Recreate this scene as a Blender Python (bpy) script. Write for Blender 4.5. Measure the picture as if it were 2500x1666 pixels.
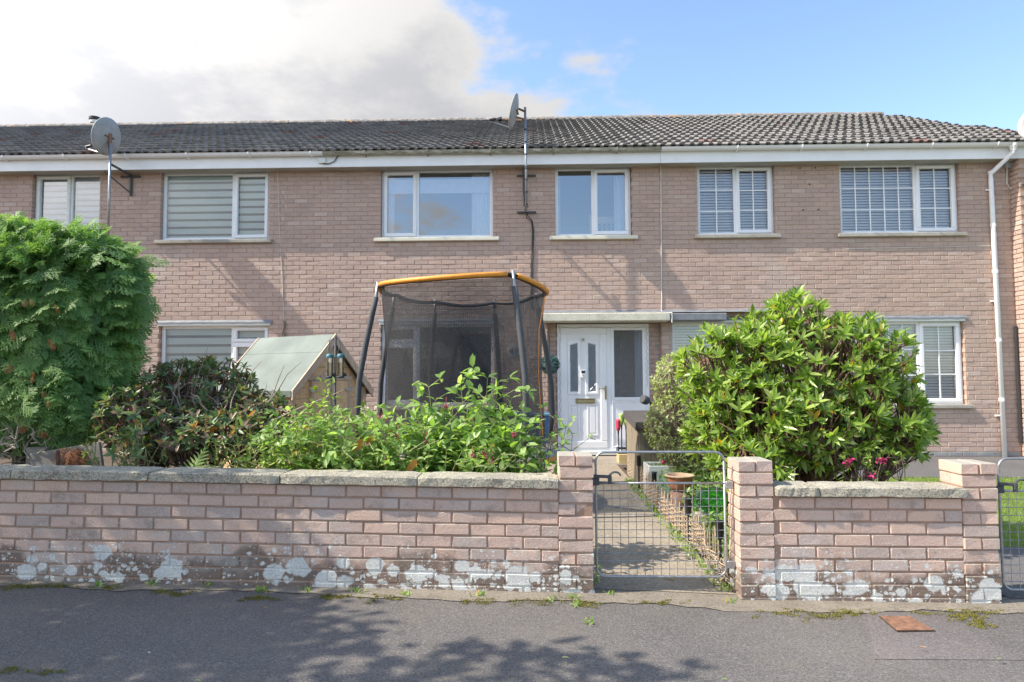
import bpy, math, random
import numpy as np
from mathutils import Vector, Matrix
random.seed(11)
rng = np.random.default_rng(11)
scene = bpy.context.scene
col = scene.collection
pi = math.pi
for o in list(bpy.data.objects):
    bpy.data.objects.remove(o)

# ------------------------------------------------------------------ camera
F_PX, CAM_H = 1600.0, 1.40            # focal length in photograph pixels (2500 wide), eye height
YAW, PITCH, ROLL = math.radians(1.5), math.radians(2.97), math.radians(0.25)
_f = np.array([-math.sin(YAW) * math.cos(PITCH), math.cos(YAW) * math.cos(PITCH), math.sin(PITCH)])
_r0 = np.array([math.cos(YAW), math.sin(YAW), 0.0])
_u0 = np.cross(_r0, _f)
_r = _r0 * math.cos(ROLL) - _u0 * math.sin(ROLL)
_u = _u0 * math.cos(ROLL) + _r0 * math.sin(ROLL)
cam_data = bpy.data.cameras.new("camera")
cam_data.sensor_width = 36.0
cam_data.lens = F_PX / 2500 * 36
cam_data.clip_end = 2000
cam = bpy.data.objects.new("camera", cam_data)
col.objects.link(cam)
cam.matrix_world = Matrix(((_r[0], _u[0], -_f[0], 0), (_r[1], _u[1], -_f[1], 0), (_r[2], _u[2], -_f[2], CAM_H), (0, 0, 0, 1)))
scene.camera = cam

# ------------------------------------------------------------------ sky, sun, exposure
SUN_TO = Vector((-4.5, -1.0, 4.85)).normalized()
SUN_EL = math.asin(SUN_TO.z)
SUN_ROT = math.atan2(SUN_TO.x, SUN_TO.y)
world = bpy.data.worlds.new("World")
scene.world = world
world.use_nodes = True
wn, wl = world.node_tree.nodes, world.node_tree.links
wn.clear()
w_out = wn.new("ShaderNodeOutputWorld")
sky = wn.new("ShaderNodeTexSky")
sky.sky_type = 'NISHITA'
sky.sun_disc = False
sky.sun_elevation = SUN_EL
sky.sun_rotation = SUN_ROT % (2 * pi)
sky.air_density = 1.0
sky.dust_density = 0.6
sky.ozone_density = 1.6
bg_sky = wn.new("ShaderNodeBackground")
bg_sky.inputs["Strength"].default_value = 0.086
wl.new(sky.outputs[0], bg_sky.inputs["Color"])
# cloud layer: a broken bank over the left part of the sky, thin wisps elsewhere, extra cover behind the camera for fill light and reflections
tc = wn.new("ShaderNodeTexCoord")
def wmath(op, a, b=None, c=None):
    n = wn.new("ShaderNodeMath"); n.operation = op
    for i, v in enumerate((a, b, c)):
        if v is None: continue
        if isinstance(v, (int, float)): n.inputs[i].default_value = v
        else: wl.new(v, n.inputs[i])
    return n.outputs[0]
sep = wn.new("ShaderNodeSeparateXYZ"); wl.new(tc.outputs["Generated"], sep.inputs[0])
zz = wmath('ADD', wmath('MAXIMUM', sep.outputs[2], 0.0), 0.22)
comb = wn.new("ShaderNodeCombineXYZ")
wl.new(wmath('DIVIDE', sep.outputs[0], zz), comb.inputs[0])
wl.new(wmath('DIVIDE', sep.outputs[1], zz), comb.inputs[1])
def wnoise(scale, detail, rough, off):
    m = wn.new("ShaderNodeMapping"); m.inputs["Location"].default_value = off
    wl.new(comb.outputs[0], m.inputs[0])
    n = wn.new("ShaderNodeTexNoise"); n.inputs["Scale"].default_value = scale
    n.inputs["Detail"].default_value = detail; n.inputs["Roughness"].default_value = rough
    wl.new(m.outputs[0], n.inputs["Vector"]); return n.outputs[0]
n_big = wnoise(0.9, 7, 0.55, (3.1, 0.4, 0))
n_det = wnoise(2.6, 9, 0.62, (1.7, 5.2, 0))
bank = wn.new("ShaderNodeVectorMath"); bank.operation = 'DOT_PRODUCT'
wl.new(tc.outputs["Generated"], bank.inputs[0])
_ray = lambda x, y: Vector(_f + _r * ((x * 1.0625 - 1250) / F_PX) - _u * ((y * 1.0625 - 833) / F_PX)).normalized()
_d1, _d2 = _ray(1010, 0), _ray(1300, 270)
BANK_N = _d1.cross(_d2).normalized()
if BANK_N.x > 0: BANK_N = -BANK_N
bank.inputs[1].default_value = BANK_N
cov = wmath('ADD', wmath('MULTIPLY', bank.outputs["Value"], 1.9), wmath('MULTIPLY', wmath('SUBTRACT', n_big, 0.5), 1.5))
cov = wmath('ADD', cov, wmath('MULTIPLY', wmath('SUBTRACT', n_det, 0.5), 0.95))
cov = wmath('ADD', cov, wmath('ADD', 0.235, wmath('MULTIPLY', wmath('MAXIMUM', wmath('MULTIPLY', sep.outputs[1], -1.0), 0.0), 0.40)))
mr = wn.new("ShaderNodeMapRange"); mr.interpolation_type = 'SMOOTHSTEP'
mr.inputs["From Min"].default_value = -0.03; mr.inputs["From Max"].default_value = 0.15
wl.new(cov, mr.inputs["Value"])
wisp = wn.new("ShaderNodeMapRange"); wisp.interpolation_type = 'SMOOTHSTEP'
wisp.inputs["From Min"].default_value = 0.53; wisp.inputs["From Max"].default_value = 0.80
wisp.inputs["To Max"].default_value = 0.55
wl.new(wnoise(1.25, 7, 0.62, (7.4, 2.2, 0)), wisp.inputs["Value"])
mask = wmath('MAXIMUM', mr.outputs[0], wisp.outputs[0])
shade = wn.new("ShaderNodeMapRange"); shade.interpolation_type = 'SMOOTHSTEP'
shade.inputs["From Min"].default_value = 0.38; shade.inputs["From Max"].default_value = 0.60
wl.new(wnoise(2.4, 9, 0.6, (0.3, 9.1, 0)), shade.inputs["Value"])
cmix = wn.new("ShaderNodeMix"); cmix.data_type = 'RGBA'
cmix.inputs[6].default_value = (0.74, 0.745, 0.785, 1); cmix.inputs[7].default_value = (1.0, 0.985, 0.965, 1)
thin = wn.new("ShaderNodeMapRange"); thin.interpolation_type = 'SMOOTHSTEP'
thin.inputs["From Min"].default_value = 0.06; thin.inputs["From Max"].default_value = 0.40
thin.inputs["To Min"].default_value = 1.0; thin.inputs["To Max"].default_value = 0.0
wl.new(cov, thin.inputs["Value"])
wl.new(wmath('MAXIMUM', shade.outputs[0], thin.outputs[0]), cmix.inputs[0])
bg_cloud = wn.new("ShaderNodeBackground"); bg_cloud.inputs["Strength"].default_value = 0.70
wl.new(cmix.outputs[2], bg_cloud.inputs["Color"])
glow = wn.new("ShaderNodeVectorMath"); glow.operation = 'DOT_PRODUCT'
wl.new(tc.outputs["Generated"], glow.inputs[0]); glow.inputs[1].default_value = SUN_TO
gl = wmath('POWER', wmath('MAXIMUM', glow.outputs["Value"], 0.0), 3.0)
wl.new(wmath('MULTIPLY', wmath('ADD', wmath('MULTIPLY', gl, 4.4), 1.0), 0.205), bg_cloud.inputs["Strength"])  # clouds out of view towards the sun brightened to add fill light
w_mix = wn.new("ShaderNodeMixShader")
wl.new(mask, w_mix.inputs[0]); wl.new(bg_sky.outputs[0], w_mix.inputs[1]); wl.new(bg_cloud.outputs[0], w_mix.inputs[2])
wl.new(w_mix.outputs[0], w_out.inputs[0])

sun_data = bpy.data.lights.new("sun", 'SUN')
sun_data.energy = 2.0
sun_data.angle = math.radians(0.5)
sun_data.color = (1.0, 0.92, 0.80)
sun = bpy.data.objects.new("sun", sun_data)
col.objects.link(sun)
sun.rotation_euler = (-SUN_TO).to_track_quat('-Z', 'Y').to_euler()
sun.location = (-20, -8, 25)
vs = scene.view_settings
vs.view_transform = 'Standard'; vs.look = 'None'; vs.gamma = 1.0; vs.use_curve_mapping = False
vs.exposure = 1.92
scene.cycles.max_bounces = 8
scene.cycles.transparent_max_bounces = 16
scene.cycles.use_denoising = True

# ------------------------------------------------------------------ picture to place
K = 1.0625                              # my notes are in a 2353-wide copy of the photograph
def S(px, py, Y):                       # photograph pixel -> point on the vertical plane at distance Y
    d = _f + _r * ((px - 1250) / F_PX) - _u * ((py - 833) / F_PX)
    t = Y / d[1]
    return Vector((d[0] * t, Y, CAM_H + d[2] * t))
def D(x, y, Y): return S(x * K, y * K, Y)
def proj(p):
    q = np.array([p[0], p[1], p[2] - CAM_H]); z = q @ _f
    return (1250 + F_PX * (q @ _r) / z) / K, (833 - F_PX * (q @ _u) / z) / K
def gz(x):                              # pavement level falls gently to the right
    return float(np.interp(x, (-14, -3.39, .39, 1.31, 2.87, 14), (.29, .099, .031, -.005, -.02, -.12)))
def gg(x, y):                           # garden level, rising a little to the houses
    t = min(max((y - 4.3) / 6.0, 0), 1)
    return gz(x) * (1 - t) + 0.06 * t
def G(x, y):                            # picture point -> point on the pavement
    d = _f + _r * ((x * K - 1250) / F_PX) - _u * ((y * K - 833) / F_PX)
    z = 0.0
    for _ in range(6):
        t = (z - CAM_H) / d[2]; z = gz(d[0] * t)
    return Vector((d[0] * t, d[1] * t, z))

# ------------------------------------------------------------------ materials
def newmat(name):
    m = bpy.data.materials.new(name); m.use_nodes = True
    nt = m.node_tree; b = nt.nodes["Principled BSDF"]
    return m, nt, b
class NT:
    def __init__(s, nt): s.nt = nt
    def n(s, t, **kw):
        x = s.nt.nodes.new(t)
        for k, v in kw.items(): setattr(x, k, v)
        return x
    def lk(s, a, b): s.nt.links.new(a, b)
    def math(s, op, a, b=None, clamp=False):
        x = s.n("ShaderNodeMath", operation=op); x.use_clamp = clamp
        for i, v in enumerate((a, b)):
            if v is None: continue
            if isinstance(v, (int, float)): x.inputs[i].default_value = v
            else: s.lk(v, x.inputs[i])
        return x.outputs[0]
    def noise(s, vec, scale, detail=4, rough=.55, dist=0.0):
        x = s.n("ShaderNodeTexNoise"); x.inputs["Scale"].default_value = scale
        x.inputs["Detail"].default_value = detail; x.inputs["Roughness"].default_value = rough
        x.inputs["Distortion"].default_value = dist
        s.lk(vec, x.inputs["Vector"]); return x.outputs[0]
    def ramp(s, fac, stops, interp='LINEAR'):
        x = s.n("ShaderNodeValToRGB"); cr = x.color_ramp; cr.interpolation = interp
        while len(cr.elements) < len(stops): cr.elements.new(0.5)
        for e, (p, c) in zip(cr.elements, stops):
            e.position = p; e.color = (*c, 1) if len(c) == 3 else c
        s.lk(fac, x.inputs[0]); return x.outputs[0]
    def mix(s, fac, a, b, mode='MIX'):
        x = s.n("ShaderNodeMix", data_type='RGBA', blend_type=mode)
        if isinstance(fac, (int, float)): x.inputs[0].default_value = fac
        else: s.lk(fac, x.inputs[0])
        for i, v in ((6, a), (7, b)):
            if isinstance(v, tuple): x.inputs[i].default_value = (*v, 1)
            else: s.lk(v, x.inputs[i])
        return x.outputs[2]
    def smooth(s, v, lo, hi, a=0.0, b=1.0):
        x = s.n("ShaderNodeMapRange", interpolation_type='SMOOTHSTEP')
        x.inputs["From Min"].default_value = lo; x.inputs["From Max"].default_value = hi
        x.inputs["To Min"].default_value = a; x.inputs["To Max"].default_value = b
        s.lk(v, x.inputs["Value"]); return x.outputs[0]
    def pos(s): return s.n("ShaderNodeNewGeometry").outputs["Position"]
    def rnd(s):
        g = s.n("ShaderNodeNewGeometry").outputs["Random Per Island"]
        o = s.n("ShaderNodeObjectInfo").outputs["Random"]
        return s.math('FRACT', s.math('ADD', g, s.math('MULTIPLY', o, 7.31)))
    def bump(s, b, h, strength, dist=0.01):
        x = s.n("ShaderNodeBump"); x.inputs["Strength"].default_value = strength; x.inputs["Distance"].default_value = dist
        s.lk(h, x.inputs["Height"]); s.lk(x.outputs[0], b.inputs["Normal"])
def tint(c, k): return tuple(min(1, max(0, v * k)) for v in c)

def M_plain(name, c, rough=.5, var=.12, scale=8, metal=0, bump=0.0, bscale=60, spec=None):
    m, nt, b = newmat(name); t = NT(nt); p = t.pos()
    n = t.noise(p, scale, 5)
    t.lk(t.ramp(n, [(.25, tint(c, 1 - var)), (.75, tint(c, 1 + var))]), b.inputs["Base Color"])
    b.inputs["Roughness"].default_value = rough; b.inputs["Metallic"].default_value = metal
    if spec is not None: b.inputs["Specular IOR Level"].default_value = spec
    if bump: t.bump(b, t.noise(p, bscale, 4), bump)
    return m
def M_house_brick():
    m, nt, b = newmat("house_brick"); t = NT(nt); p = t.pos(); r = t.rnd()
    base = t.ramp(r, [(0, (.455, .325, .265)), (.3, (.50, .355, .285)), (.62, (.535, .375, .295)), (.85, (.48, .35, .285)), (1, (.55, .395, .315))])
    sp = t.noise(p, 130, 3, .7)
    base = t.mix(t.smooth(sp, .52, .74), base, (.60, .55, .51))
    base = t.mix(t.smooth(sp, .46, .28), base, (.27, .20, .175))
    big = t.noise(p, 1.1, 6, .6)
    base = t.mix(t.math('MULTIPLY', t.smooth(big, .5, .75), .35), base, (.52, .48, .45))
    base = t.mix(t.smooth(t.noise(p, .8, 5, .65), .52, .72, 0, .30), base, (.30, .22, .18))
    mpv = t.n("ShaderNodeMapping"); mpv.inputs["Scale"].default_value = (7, 1, .5); t.lk(p, mpv.inputs[0])
    base = t.mix(t.smooth(t.noise(mpv.outputs[0], 1.6, 5, .6), .58, .74, 0, .35), base, (.28, .225, .20))
    base = t.mix(t.smooth(t.math('FRACT', t.math('MULTIPLY', r, 17.3)), .93, .95, 0, .45), base, (.62, .50, .43))
    t.lk(base, b.inputs["Base Color"]); b.inputs["Roughness"].default_value = .92
    t.bump(b, t.noise(p, 75, 4, .7), .8, .010)
    return m
def M_mortar(name, c1, c2, spots=False):
    m, nt, b = newmat(name); t = NT(nt); p = t.pos()
    base = t.ramp(t.noise(p, 5, 6, .6), [(.3, c1), (.7, c2)])
    if spots: base = lichen(t, p, ground_rel(t, p), base)
    t.lk(base, b.inputs["Base Color"])
    b.inputs["Roughness"].default_value = .95; t.bump(b, t.noise(p, 120, 3), .4, .004)
    return m
def ground_rel(t, p):
    sp = t.n("ShaderNodeSeparateXYZ"); t.lk(p, sp.inputs[0])
    base = t.math('SUBTRACT', .036, t.math('MULTIPLY', sp.outputs[0], .0175))
    base = t.math('MAXIMUM', base, -.02)
    return t.math('SUBTRACT', sp.outputs[2], base)
def M_wall_brick():
    m, nt, b = newmat("garden_brick"); t = NT(nt); p = t.pos(); r = t.rnd()
    base = t.ramp(r, [(0, (.56, .400, .320)), (.25, (.63, .425, .335)), (.5, (.51, .375, .310)), (.72, (.67, .455, .345)), (.9, (.45, .350, .300)), (1, (.57, .435, .365))])
    sp = t.noise(p, 90, 4, .75)
    base = t.mix(t.math('MULTIPLY', t.smooth(sp, .53, .68), .75), base, (.66, .60, .54))
    drt = t.noise(p, 9, 6, .7)
    base = t.mix(t.smooth(drt, .52, .70, 0, .55), base, (.25, .20, .165))
    base = t.mix(t.math('MULTIPLY', t.smooth(sp, .45, .3), .5), base, (.20, .14, .12))
    big = t.noise(p, 2.6, 6, .62)
    base = t.mix(t.math('MULTIPLY', t.smooth(big, .48, .72), .5), base, (.53, .48, .45))
    rel = ground_rel(t, p)
    # damp brown algae band with a ragged upper edge on the lowest courses
    edge = t.math('ADD', rel, t.math('MULTIPLY', t.math('SUBTRACT', t.noise(p, 2.6, 5, .65), .5), .55))
    base = t.mix(t.smooth(edge, .22, .12, 0, .80), base, (.120, .088, .066))
    pale = t.math('MULTIPLY', t.smooth(t.noise(p, 3.3, 5, .65), .52, .68), t.smooth(rel, .45, .25))
    base = t.mix(t.math('MULTIPLY', pale, .55), base, (.46, .44, .40))
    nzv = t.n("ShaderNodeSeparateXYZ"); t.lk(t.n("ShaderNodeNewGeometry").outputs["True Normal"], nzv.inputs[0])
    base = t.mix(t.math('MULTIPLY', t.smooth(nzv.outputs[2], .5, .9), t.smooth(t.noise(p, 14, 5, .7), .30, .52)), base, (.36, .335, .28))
    t.lk(lichen(t, p, rel, base), b.inputs["Base Color"])
    b.inputs["Roughness"].default_value = .93
    t.bump(b, t.noise(p, 85, 4, .7), .7, .008)
    return m
def lichen(t, p, rel, base):
    warp = t.n("ShaderNodeVectorMath", operation='ADD')
    nz = t.n("ShaderNodeTexNoise"); nz.inputs["Scale"].default_value = 38; nz.inputs["Detail"].default_value = 3
    t.lk(p, nz.inputs["Vector"])
    sc = t.n("ShaderNodeVectorMath", operation='SCALE'); sc.inputs[3].default_value = .030
    t.lk(nz.outputs["Color"], sc.inputs[0]); t.lk(p, warp.inputs[0]); t.lk(sc.outputs[0], warp.inputs[1])
    clus = t.noise(p, 2.3, 3, .5)
    out = base
    for scale, gain, top in ((6.3, .60, .34), (12, .52, .36), (28, .44, .45), (60, .30, .8)):
        flat = t.n("ShaderNodeVectorMath", operation='MULTIPLY'); flat.inputs[1].default_value = (1, .35, 1.25)
        t.lk(warp.outputs[0], flat.inputs[0])
        v = t.n("ShaderNodeTexVoronoi"); v.inputs["Scale"].default_value = scale
        v.inputs["Randomness"].default_value = 1.0
        t.lk(flat.outputs[0], v.inputs["Vector"])
        sx = t.n("ShaderNodeSeparateColor"); t.lk(v.outputs["Color"], sx.inputs[0])
        hf = t.smooth(rel, top, .10)
        rad = t.math('MULTIPLY', t.math('SUBTRACT', t.math('ADD', t.math('MULTIPLY', sx.outputs[0], .8), t.math('MULTIPLY', clus, 1.1)), .70), gain * 1.9)
        rad = t.math('MULTIPLY', rad, hf)
        d = t.math('SUBTRACT', rad, v.outputs["Distance"])
        mk = t.math('MULTIPLY', t.smooth(d, 0.0, .09), t.smooth(t.noise(p, 55, 4, .7), .16, .34))
        tone = t.ramp(t.noise(p, 120, 3, .7), [(.35, (.46, .46, .41)), (.5, (.66, .66, .62)), (.7, (.76, .76, .73))])
        out = t.mix(t.math('MULTIPLY', mk, .93), out, tone)
    return out
def M_coping():
    m, nt, b = newmat("coping_concrete"); t = NT(nt); p = t.pos()
    base = t.ramp(t.noise(p, 3, 6, .6), [(.3, (.28, .25, .19)), (.55, (.41, .37, .28)), (.75, (.50, .455, .345))])
    sp = t.noise(p, 95, 3, .75)
    base = t.mix(t.smooth(sp, .52, .66), base, (.58, .55, .47))
    base = t.mix(t.smooth(sp, .46, .36), base, (.11, .105, .09))
    dk = t.noise(p, 7, 6, .7)
    base = t.mix(t.smooth(dk, .54, .70, 0, .75), base, (.13, .125, .11))
    yl = t.noise(p, 5.1, 5, .6)
    base = t.mix(t.smooth(yl, .64, .74, 0, .5), base, (.50, .40, .12))
    t.lk(base, b.inputs["Base Color"]); b.inputs["Roughness"].default_value = .95
    t.bump(b, t.noise(p, 70, 5, .75), .9, .012)
    return m
def M_asphalt(name, c, c2=None):
    m, nt, b = newmat(name); t = NT(nt); p = t.pos()
    c2 = c2 or tint(c, 1.35)
    base = t.ramp(t.noise(p, .9, 6, .6), [(.3, tint(c, .88)), (.7, c2)])
    v = t.n("ShaderNodeTexVoronoi"); v.inputs["Scale"].default_value = 170; t.lk(p, v.inputs["Vector"])
    sx = t.n("ShaderNodeSeparateColor"); t.lk(v.outputs["Color"], sx.inputs[0])
    base = t.mix(t.smooth(sx.outputs[0], .70, .95, 0, .5), base, (.27, .265, .25))
    base = t.mix(t.smooth(sx.outputs[1], .70, .95, 0, .55), base, tint(c, .5))
    dirt = t.noise(p, 2.2, 7, .65)
    base = t.mix(t.smooth(dirt, .52, .74, 0, .5), base, (.175, .15, .115))
    sp2 = t.noise(p, 75, 4, .8)
    base = t.mix(t.smooth(sp2, .53, .68, 0, .55), base, (.30, .285, .26))
    base = t.mix(t.smooth(sp2, .47, .33, 0, .6), base, tint(c, .45))
    w = t.noise(p, 55, 2)
    base = t.mix(t.smooth(w, .80, .83, 0, .6), base, (.4, .4, .38))
    t.lk(base, b.inputs["Base Color"]); b.inputs["Roughness"].default_value = .88
    t.bump(b, v.outputs["Distance"], .6, .006)
    return m
def M_speckle(name, c, c_hi, c_lo, scale=110, big=2.0, rough=.95, bump=.6):
    m, nt, b = newmat(name); t = NT(nt); p = t.pos()
    base = t.ramp(t.noise(p, big, 6, .6), [(.3, tint(c, .8)), (.7, tint(c, 1.2))])
    sp = t.noise(p, scale, 4, .75)
    base = t.mix(t.smooth(sp, .54, .70), base, c_hi)
    base = t.mix(t.smooth(sp, .46, .32), base, c_lo)
    t.lk(base, b.inputs["Base Color"]); b.inputs["Roughness"].default_value = rough
    t.bump(b, sp, bump, .008)
    return m
def M_tile():
    m, nt, b = newmat("roof_tile"); t = NT(nt); p = t.pos(); r = t.rnd()
    base = t.ramp(r, [(0, (.11, .104, .098)), (.5, (.15, .143, .135)), (.93, (.19, .182, .17)), (.975, (.17, .15, .14)), (.985, (.16, .075, .062)), (1, (.15, .07, .06))])
    sp = t.noise(p, 60, 4, .75)
    base = t.mix(t.smooth(sp, .50, .66, 0, .7), base, (.30, .29, .27))
    base = t.mix(t.smooth(sp, .46, .3, 0, .7), base, (.06, .056, .053))
    big = t.noise(p, 1.3, 6, .65)
    base = t.mix(t.smooth(big, .55, .75, 0, .45), base, (.27, .26, .235))
    t.lk(base, b.inputs["Base Color"]); b.inputs["Roughness"].default_value = .93
    t.bump(b, sp, .5, .008)
    return m
def M_ridge():
    m, nt, b = newmat("ridge_tile"); t = NT(nt); p = t.pos()
    base = t.ramp(t.noise(p, 9, 6, .7), [(.3, (.13, .12, .11)), (.5, (.24, .22, .20)), (.64, (.38, .36, .33)), (.75, (.55, .53, .49))])
    base = t.mix(t.smooth(t.noise(p, 4.3, 5, .65), .57, .66, 0, .8), base, (.50, .30, .12))
    t.lk(base, b.inputs["Base Color"]); b.inputs["Roughness"].default_value = .95
    t.bump(b, t.noise(p, 50, 4, .7), .7, .012)
    return m
def M_wood(name, c, c2, axis=2, rough=.75, scale=1.0):
    m, nt, b = newmat(name); t = NT(nt)
    p = t.n("ShaderNodeTexCoord").outputs["Object"]
    mp = t.n("ShaderNodeMapping"); s = [14 * scale] * 3; s[axis] = 1.1 * scale
    mp.inputs["Scale"].default_value = s; t.lk(p, mp.inputs[0])
    off = t.n("ShaderNodeVectorMath", operation='ADD'); t.lk(mp.outputs[0], off.inputs[0])
    oi = t.n("ShaderNodeObjectInfo").outputs["Random"]
    cb = t.n("ShaderNodeCombineXYZ"); sc = t.math('MULTIPLY', oi, 37.0)
    for i in range(3): t.lk(sc, cb.inputs[i])
    t.lk(cb.outputs[0], off.inputs[1])
    n = t.noise(off.outputs[0], 1.6, 6, .65, .6)
    base = t.ramp(n, [(.28, c2), (.5, c), (.75, tint(c, 1.2))])
    base = t.mix(t.math('MULTIPLY', oi, .25), base, c2)
    t.lk(base, b.inputs["Base Color"]); b.inputs["Roughness"].default_value = rough
    t.bump(b, n, .25, .004)
    return m
def M_leaf(name, cols, rough=.42, trans=.35, tcol=None, spec=.5):
    m, nt, b = newmat(name); t = NT(nt); r = t.rnd()
    base = t.ramp(r, cols)
    t.lk(base, b.inputs["Base Color"]); b.inputs["Roughness"].default_value = rough
    b.inputs["Specular IOR Level"].default_value = spec
    tr = t.n("ShaderNodeBsdfTranslucent")
    t.lk(t.mix(1.0, base, tcol or (1.6, 1.7, .7), 'MULTIPLY'), tr.inputs["Color"])
    ms = t.n("ShaderNodeMixShader"); ms.inputs[0].default_value = trans
    t.lk(b.outputs[0], ms.inputs[1]); t.lk(tr.outputs[0], ms.inputs[2])
    t.lk(ms.outputs[0], nt.nodes["Material Output"].inputs[0])
    return m
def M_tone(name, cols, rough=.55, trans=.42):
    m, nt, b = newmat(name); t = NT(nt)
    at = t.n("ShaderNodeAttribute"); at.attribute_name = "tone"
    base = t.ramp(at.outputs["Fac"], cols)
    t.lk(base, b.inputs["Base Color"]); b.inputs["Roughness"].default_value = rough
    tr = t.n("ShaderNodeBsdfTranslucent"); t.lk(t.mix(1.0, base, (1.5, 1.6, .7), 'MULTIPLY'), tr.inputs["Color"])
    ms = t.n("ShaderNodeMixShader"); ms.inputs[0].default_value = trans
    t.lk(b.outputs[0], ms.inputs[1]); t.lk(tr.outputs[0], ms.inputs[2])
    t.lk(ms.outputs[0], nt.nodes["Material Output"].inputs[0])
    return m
def M_glass(name="window_glass", refl=.30, tr=.86, bump=0, rough=0.0, tcol=None):
    m, nt, b = newmat(name); t = NT(nt); nt.nodes.remove(b)
    g = t.n("ShaderNodeBsdfGlossy"); g.inputs["Roughness"].default_value = rough
    g.inputs["Color"].default_value = (.93, .95, .97, 1)
    x = t.n("ShaderNodeBsdfTransparent"); x.inputs[0].default_value = (*(tcol or (tr, tr, tr)), 1)
    lw = t.n("ShaderNodeFresnel"); lw.inputs[0].default_value = 1.5
    f = t.math('ADD', refl - .04, lw.outputs[0], clamp=True)
    ms = t.n("ShaderNodeMixShader"); t.lk(f, ms.inputs[0]); t.lk(x.outputs[0], ms.inputs[1]); t.lk(g.outputs[0], ms.inputs[2])
    if bump:
        bp = t.n("ShaderNodeBump"); bp.inputs["Strength"].default_value = bump; bp.inputs["Distance"].default_value = .02
        t.lk(t.noise(t.pos(), 30, 2, .6, 3.5), bp.inputs["Height"]); t.lk(bp.outputs[0], g.inputs["Normal"])
    t.lk(ms.outputs[0], nt.nodes["Material Output"].inputs[0])
    return m
def M_sheer(name, c, alpha, rough=.8):
    m, nt, b = newmat(name); t = NT(nt)
    b.inputs["Base Color"].default_value = (*c, 1); b.inputs["Roughness"].default_value = rough
    x = t.n("ShaderNodeBsdfTransparent")
    ms = t.n("ShaderNodeMixShader"); ms.inputs[0].default_value = alpha
    t.lk(x.outputs[0], ms.inputs[1]); t.lk(b.outputs[0], ms.inputs[2])
    t.lk(ms.outputs[0], nt.nodes["Material Output"].inputs[0])
    return m
def M_net():
    m, nt, b = newmat("safety_net"); t = NT(nt)
    uv = t.n("ShaderNodeUVMap").outputs[0]
    w1 = t.n("ShaderNodeTexWave", wave_type='BANDS', bands_direction='X'); w1.inputs["Scale"].default_value = 70
    w2 = t.n("ShaderNodeTexWave", wave_type='BANDS', bands_direction='Y'); w2.inputs["Scale"].default_value = 70
    t.lk(uv, w1.inputs[0]); t.lk(uv, w2.inputs[0])
    mx = t.math('MAXIMUM', w1.outputs["Fac"], w2.outputs["Fac"])
    f = t.smooth(mx, .30, .78)
    big = t.noise(t.pos(), 3.5, 4)
    f = t.math('MULTIPLY', f, t.smooth(big, .2, .75, .70, .92))
    f = t.math('ADD', f, .04, clamp=True)
    b.inputs["Base Color"].default_value = (.028, .028, .032, 1); b.inputs["Roughness"].default_value = .8
    x = t.n("ShaderNodeBsdfTransparent"); ms = t.n("ShaderNodeMixShader")
    t.lk(f, ms.inputs[0]); t.lk(x.outputs[0], ms.inputs[1]); t.lk(b.outputs[0], ms.inputs[2])
    t.lk(ms.outputs[0], nt.nodes["Material Output"].inputs[0])
    return m
def M_gutter():
    m, nt, b = newmat("stained_gutter"); t = NT(nt); p = t.pos()
    mp = t.n("ShaderNodeMapping"); mp.inputs["Scale"].default_value = (3, 8, 8); t.lk(p, mp.inputs[0])
    n = t.noise(mp.outputs[0], 2.2, 7, .7)
    t.lk(t.ramp(n, [(.32, (.16, .155, .11)), (.5, (.36, .35, .28)), (.62, (.58, .58, .52)), (.8, (.72, .72, .68))]), b.inputs["Base Color"])
    b.inputs["Roughness"].default_value = .6
    return m

MT = {}
MT['brick'] = M_house_brick()
MT['mortar'] = M_mortar("house_mortar", (.37, .245, .18), (.47, .325, .245))
MT['wbrick'] = M_wall_brick()
MT['wmortar'] = M_mortar("wall_mortar", (.29, .18, .125), (.42, .27, .19), True)
MT['coping'] = M_coping()
MT['asphalt'] = M_asphalt("asphalt", (.112, .100, .091))
MT['patch'] = M_asphalt("asphalt_patch", (.130, .112, .106))
MT['drive'] = M_asphalt("drive_asphalt", (.105, .098, .095))
MT['concrete'] = M_speckle("path_concrete", (.30, .25, .19), (.50, .44, .34), (.11, .09, .07), 42, 2.5)
MT['strip'] = M_speckle("strip_concrete", (.215, .185, .145), (.36, .32, .26), (.085, .07, .05), 60, 6)
MT['soil'] = M_speckle("soil", (.095, .070, .048), (.20, .15, .10), (.035, .026, .02), 50, 3)
MT['lawn'] = M_speckle("lawn_turf", (.135, .18, .045), (.24, .27, .085), (.06, .09, .02), 60, 1.6)
MT['upvc'] = M_plain("white_upvc", (.86, .86, .86), .35, .03, 3)
MT['upvc_old'] = M_plain("aged_white_upvc", (.70, .71, .66), .45, .08, 4)
MT['fascia'] = M_plain("white_fascia", (.86, .86, .85), .4, .07, 2.5)
MT['gutter'] = MT['upvc']
MT['gutter_old'] = M_gutter()
MT['soffit'] = M_plain("soffit_board", (.40, .39, .35), .8, .18, 2.2)
MT['sill'] = M_speckle("sill_concrete", (.40, .37, .31), (.52, .49, .43), (.18, .17, .14), 80)
MT['sill_cream'] = M_plain("cream_sill", (.72, .68, .55), .6, .08, 5)
MT['lead'] = M_plain("lead_flashing", (.20, .21, .225), .6, .25, 9)
MT['canopy'] = M_speckle("canopy_concrete", (.62, .59, .47), (.76, .73, .60), (.28, .27, .22), 40, 4)
MT['glass'] = M_glass("window_glass", .30, .85)
MT['glass_dark'] = M_glass("window_glass_tinted", .12, .93)
MT['obscure'] = M_glass("obscured_glass", .20, .4, bump=1.0, rough=.10, tcol=(.52, .57, .62))
MT['interior'] = M_plain("interior_plaster", (.30, .29, .28), .9, .1, 1)
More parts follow.
